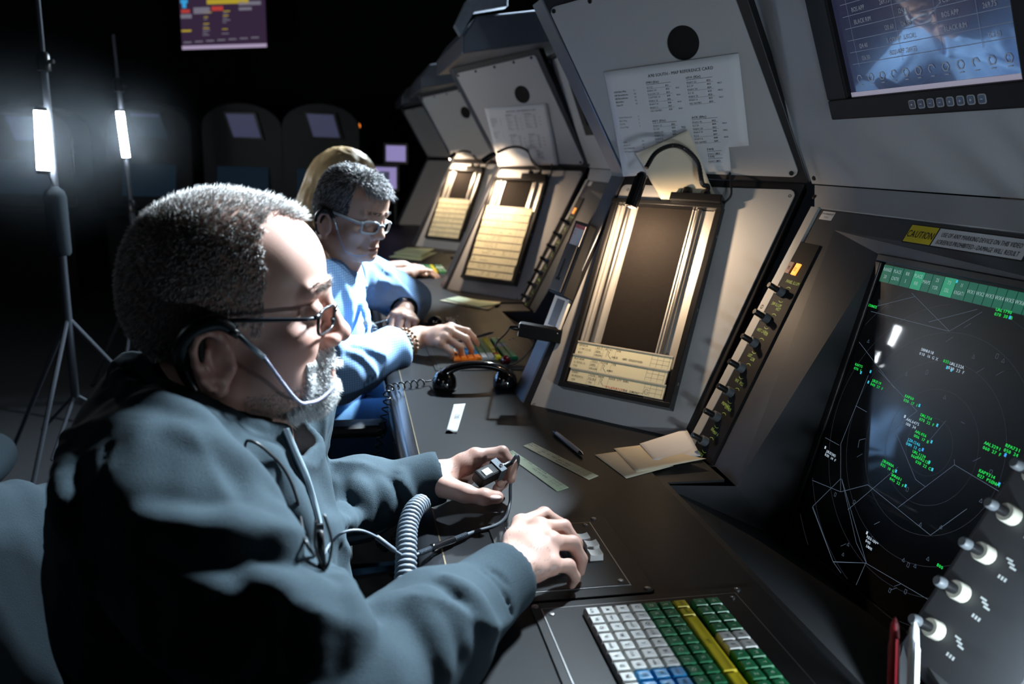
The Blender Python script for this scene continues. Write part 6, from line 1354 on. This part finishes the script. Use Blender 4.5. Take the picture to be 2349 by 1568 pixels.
    for o_ in (-.006, 0, .006): mb.tube(ringpts(wc+al*o_, al, .0305), .0042, 8, closed=True)
    mb.build('strap', 'black_plastic', wt_, smooth=True); mb = MB(); top = unit(V(0, -.2, 1)-al*(V(0, -.2, 1)@al)); mb.lathe([(.017, .028), (.018, .036), (.015, .038)], wc, top, 18); mb.build('case', 'chrome', wt_, smooth='auto')
    for k_, (t, m, nb_) in enumerate(((.16, 'bead_brown', 20), (.24, 'bead_green', 22))):
        bc = WR+(ER-WR)*t; rt = thing('bead_bracelet', ('bracelet of round brown beads nearer the blue-shirted man\'s hand', 'bracelet of dark greenish beads behind the brown one on his wrist')[k_], 'bracelet', tuple(bc), 'bracelets on the right wrist')
        for p in ringpts(bc, ax, .0345+.002*k_, nb_): mb = MB(); mb.ball(p, .0048, 10, 6); mb.build('bead', m, rt, smooth=True)
    pd = unit(f*.9+s*.2+V(0, 0, .05)); mb = MB(); mb.tube([pen_at-pd*.05, pen_at+pd*.050, pen_at+pd*.058], [.0036, .0036, .001], 10); tag(mb.build('held_pen', 'black_plastic', smooth=True, origin=tuple(pen_at)), 'thin dark pen held in the blue-shirted man\'s dark hand', 'pen')
    tsw = WL+f2*.062-n2*.034+s2*.016; rt = thing('talk_switch', 'black talk switch gripped in the blue-shirted man\'s lit hand', 'switch', tuple(tsw)); a = unit(s2*.9+n2*.5); mb = MB(); mb.obox(tsw, a*.030, f2*.011, unit(np.cross(a, f2))*.011); mb.build('switch_body', 'black_gloss', rt, bevel=.003); mb = MB(); mb.obox(tsw+a*.0302, a*.001, f2*.006, unit(np.cross(a, f2))*.006); mb.build('press_button', 'button_silver', rt)
    e0 = tsw+a*.03; cb = spline([e0, e0+V(-.05, -.03, -.01), V(.065, 2.10, .775), V(.05, 2.06, .70), V(.045, 1.98, .58), V(.05, 1.95, .45), V(.08, 2.0, .35)], 8)
    tag(coil(cb[6:], .0085, 60, .0026).tube(cb[:8], .002, 6).build('coiled_switch_cord', 'cord_gray', smooth=True, origin=tuple(cb[-1])), 'gray coiled cord hanging past the blue jeans at the worktop edge', 'cord')
    return root
mat('bead_brown', (.22, .11, .05), .35); mat('bead_green', (.09, .09, .05), .35)
M2 = man_shirt()
# ================================================================== woman further along
def woman():
    d = ray(800, 430); up = -RM[:, 1]; up = unit(up-d*(up@d)); r0 = unit(np.cross(d, up)); yaw = rad(-8); fa = unit(r0*math.cos(yaw)-d*math.sin(yaw)); ub = unit(up+fa*.2); H = HeadFrame(at(806, 424, 2.95), unit(fa-up*.2), ub, .96)
    F = Field(); head_field(F, H); NB = H.P(480, 990, 0); SR, SL = NB+V(.0, -.15, -.05), NB+V(.02, .15, -.05); ER, WR = V(.06, 2.80, .80), V(.235, 3.06, .79); EL, WL = V(.10, 3.20, .78), V(.22, 3.30, .78)
    F.u(cap(NB, NB+V(-.05, 0, -.38), .06, .08), .03).chain([NB, SR, ER], [.045, .040, .036], .02).chain([ER, WR], [.036, .023], .01).chain([NB, SL, EL], [.045, .040, .034], .02).chain([EL, WL], [.034, .023], .01)
    fw = unit(onz(1000, 600, .80)-WR); mc, fg, f, n_, s = fan(WR, fw, V(-.1, -.2, 1), 1, (6, 8, 6), .035, .9); simple_hand(F, WR, mc, fg, [WR+f*.02+s*.022, WR+f*.055+s*.04-n_*.008, WR+f*.08+s*.048-n_*.012, WR+f*.1+s*.05-n_*.014], .9, .022)
    mc, fg, f, n_, s = fan(WL, V(.9, -.1, -.1), V(0, 0, 1), -1, (12, 18, 12), .03, .9); simple_hand(F, WL, mc, fg, [WL+f*.02+s*.022, WL+f*.055+s*.04-n_*.008, WL+f*.08+s*.045-n_*.012, WL+f*.1+s*.046-n_*.016], .9, .022)
    verts, quads = sdf_mesh(F, .005, 1); root = thing('person', 'fair-haired woman in navy reaching over a far keyboard', 'person', (-.05, 2.95, .45), 'people at the consoles'); body = np_mesh('body', verts, quads, 'skin_pale', root); set_attr(body, 'tint', np.zeros(len(verts)))
    W = Field(); W.u(H.e(495, 625, 0, 232, 192, .092), .01).u(H.e(420, 700, 0, 140, 150, .088), .03).chain([H.P(380, 740, 0), H.P(350, 900, 0), H.P(345, 1080, 0)], [.078, .070, .040], .04)
    for sg in (1, -1): W.chain([H.P(470, 720, .058*sg), H.P(440, 880, .062*sg), H.P(400, 1040, .050*sg)], [.034, .032, .018], .03)
    W.s(H.e(700, 790, 0, 140, 230, .085), .02); W.disp = lambda Q: .0035*vnoise(np.stack([Q@H.c*130, Q@H.a*70, Q@H.b*14], 1)+40, 6)+.0015*vnoise(np.stack([Q@H.c*320, Q@H.a*170, Q@H.b*25], 1)+40, 7)
    wv, wq = sdf_mesh(W, .0055, 1); tag(np_mesh('hair', wv, wq, 'hair_blond', root), 'long fair hair hanging down the back')
    J = Field(); J.u(ell(NB+V(-.03, 0, -.16), (.10, .15, .15)), .02).u(ell(NB+V(-.04, 0, -.32), (.11, .145, .18)), .05).u(cap(SR+V(0, .02, -.02), SL+V(0, -.02, -.02), .055), .04).chain([SR+V(0, 0, -.02), SR*.55+ER*.45], [.06, .058], .02).chain([SL+V(0, 0, -.02), SL*.55+EL*.45], [.06, .058], .02).s(cap(NB+V(0, 0, .1), NB, .055, .06), .004)
    jv, jq = sdf_mesh(J, .008, 1); tag(np_mesh('top', jv, jq, 'navy', root), 'navy short-sleeved top')
    T = Field()
    for y in (2.86, 3.05): T.chain([V(-.12, y, .53), V(.2, y, .54)], [.10, .07], .04).chain([V(.2, y, .53), V(.17, y, .1)], [.07, .05], .02)
    tv, tq = sdf_mesh(T, .012, 1); np_mesh('trousers', tv, tq, 'navy', root)
    for y in (2.86, 3.05): mb = MB(); mb.ball(V(.2, y, .045), .045, 12, 8, (2.2, .9, .9)); mb.build('shoe', 'black_plastic', root, smooth=True)
woman()
# ================================================================== chairs
def chair(x, y, label, back_tilt=.16):
    root = thing('task_chair', label, 'chair', (x, y, 0), 'task chairs')
    S = Field(); S.u(ell((x+.04, y, .435), (.25, .25, .055)), .01).u(ell((x+.16, y, .43), (.13, .23, .05)), .05); v_, q_ = sdf_mesh(S, .012, 2); np_mesh('seat', v_, q_, 'chair_fabric', root)
    Bk = Field(); bx_ = x-.215
    for yy in np.linspace(-.19, .19, 9):
        t = abs(yy)/.19; bend = .05*t*t; Bk.u(cap((bx_+.02+bend, y+yy, .50+.03*t*t), (bx_-back_tilt*.40+bend, y+yy, .825-.05*t**2.5), .034, .030), .03)
    v_, q_ = sdf_mesh(Bk, .009, 2); np_mesh('backrest', v_, q_, 'chair_fabric', root)
    mb = MB(); mb.tube(spline([V(x-.05, y, .40), V(x-.22, y, .38), V(bx_-.05, y, .48), V(bx_-.07, y, .65)], 5), .016, 10); mb.build('back_bar', 'black_plastic', root, smooth=True)
    mb = MB(); mb.lathe([(.028, .10), (.028, .26), (.020, .26), (.020, .40)], V(x, y, 0), ZZ, 16); mb.build('gas_stem', 'frame_steel', root, smooth='auto')
    for sg in (1, -1):
        mb = MB(); mb.tube(spline([V(x+.02, y+.20*sg, .42), V(x+.02, y+.285*sg, .45), V(x+.02, y+.29*sg, .62)], 5), .014, 8); a_ = mb.build('arm_post', 'black_plastic', root, smooth=True); mb = MB(); mb.obox(V(x+.04, y+.29*sg, .63), V(.12, 0, 0), V(0, .035, 0), V(0, 0, .014)); mb.build('arm_pad', 'rubber', root, bevel=.012)
    for i in range(5):
        a = 2*math.pi*i/5+.3; dd = V(math.cos(a), math.sin(a), 0); mb = MB(); mb.tube([V(x, y, .11), V(x, y, .075)+dd*.30], [.026, .015], 8); mb.build('base_leg', 'chrome', root, smooth='auto'); mb = MB(); mb.tube([V(x, y, .028)+dd*.30-np.cross(dd, ZZ)*.02, V(x, y, .028)+dd*.30+np.cross(dd, ZZ)*.02], .028, 14); mb.build('caster', 'black_plastic', root)
    return root
chair(-.16, .88, 'blue-gray fabric task chair under the man in the fleece jacket'); chair(-.08, 2.03, 'teal fabric task chair under the man in the blue shirt'); chair(-.1, 2.96, 'fabric task chair under the fair-haired woman')
c = chair(-1.15, 2.1, 'empty task chair standing by the brighter tube light\'s stand')
# ================================================================== lamp bodies for the lamps outside the frame
def lamp_body(pt, label, half, r_=.011, stand_z=True):
    p, t = V(*pt[0]), V(*pt[1]); d = unit(t-p); s = unit(np.cross(d, ZZ)); root = thing('tube_light', label, 'tube light', (p[0], p[1], 0), 'tube lights on stands'); q = p-d*(r_+.003)
    mb = MB(); mb.tube([q-s*half, q+s*half], r_, 12); mb.build('tube_housing', 'aluminium_dull', root, smooth='auto')
    if stand_z:
        mb = MB(); mb.tube([q-d*.015, V(q[0]-d[0]*.015, q[1]-d[1]*.015, .02)], .011, 10); mb.build('stand_pole', 'frame_steel', root)
        for i in range(3): a = 2.1*i; mb = MB(); mb.tube([V(q[0], q[1], .45), V(q[0]+.35*math.cos(a), q[1]+.35*math.sin(a), .01)], .008, 8); mb.build('stand_leg', 'frame_steel', root)
lamp_body(FRONT_FILL, 'added fill spot on a stand facing the console fronts', .06, .03); lamp_body(SIDE, 'tube light on a stand beside the operators', .26)  # the front fill's housing and stand are added along with its light
lamp_body(LOW, 'short tube light clipped low on the right-hand rail of the range-ring scope', .055, .008, False)

# ================================================================== lens glow round the tube lights, imitated by scattering halos
for c_, R_, l_ in (((t1a+t1b)/2, .42, 'bluish halo imitating the glow around the brighter tube light'), ((t2a+t2b)/2, .42, 'bluish halo imitating the glow around the tilted tube light')):
    hm = bpy.data.materials.new('halo_glow'); hm.use_nodes = True; nt = hm.node_tree; nt.nodes.remove(nt.nodes['Principled BSDF']); vsn = nt.nodes.new('ShaderNodeVolumeScatter'); vsn.inputs['Color'].default_value = (.70, .86, 1, 1)
    tc = nt.nodes.new('ShaderNodeTexCoord'); ln_ = nt.nodes.new('ShaderNodeVectorMath'); ln_.operation = 'LENGTH'; nt.links.new(tc.outputs['Object'], ln_.inputs[0])
    mr = nt.nodes.new('ShaderNodeMapRange'); mr.interpolation_type = 'SMOOTHERSTEP'; mr.inputs['From Min'].default_value = 0; mr.inputs['From Max'].default_value = R_; mr.inputs['To Min'].default_value = .10; mr.inputs['To Max'].default_value = 0; nt.links.new(ln_.outputs['Value'], mr.inputs['Value']); nt.links.new(mr.outputs[0], vsn.inputs['Density'])
    nt.links.new(vsn.outputs[0], nt.nodes['Material Output'].inputs['Volume']); MATS['halo_glow'] = hm
    mb = MB(); mb.ball(c_, R_, 20, 12); tag(mb.build('halo', 'halo_glow', origin=tuple(c_)), l_, 'halo', kind='stuff')
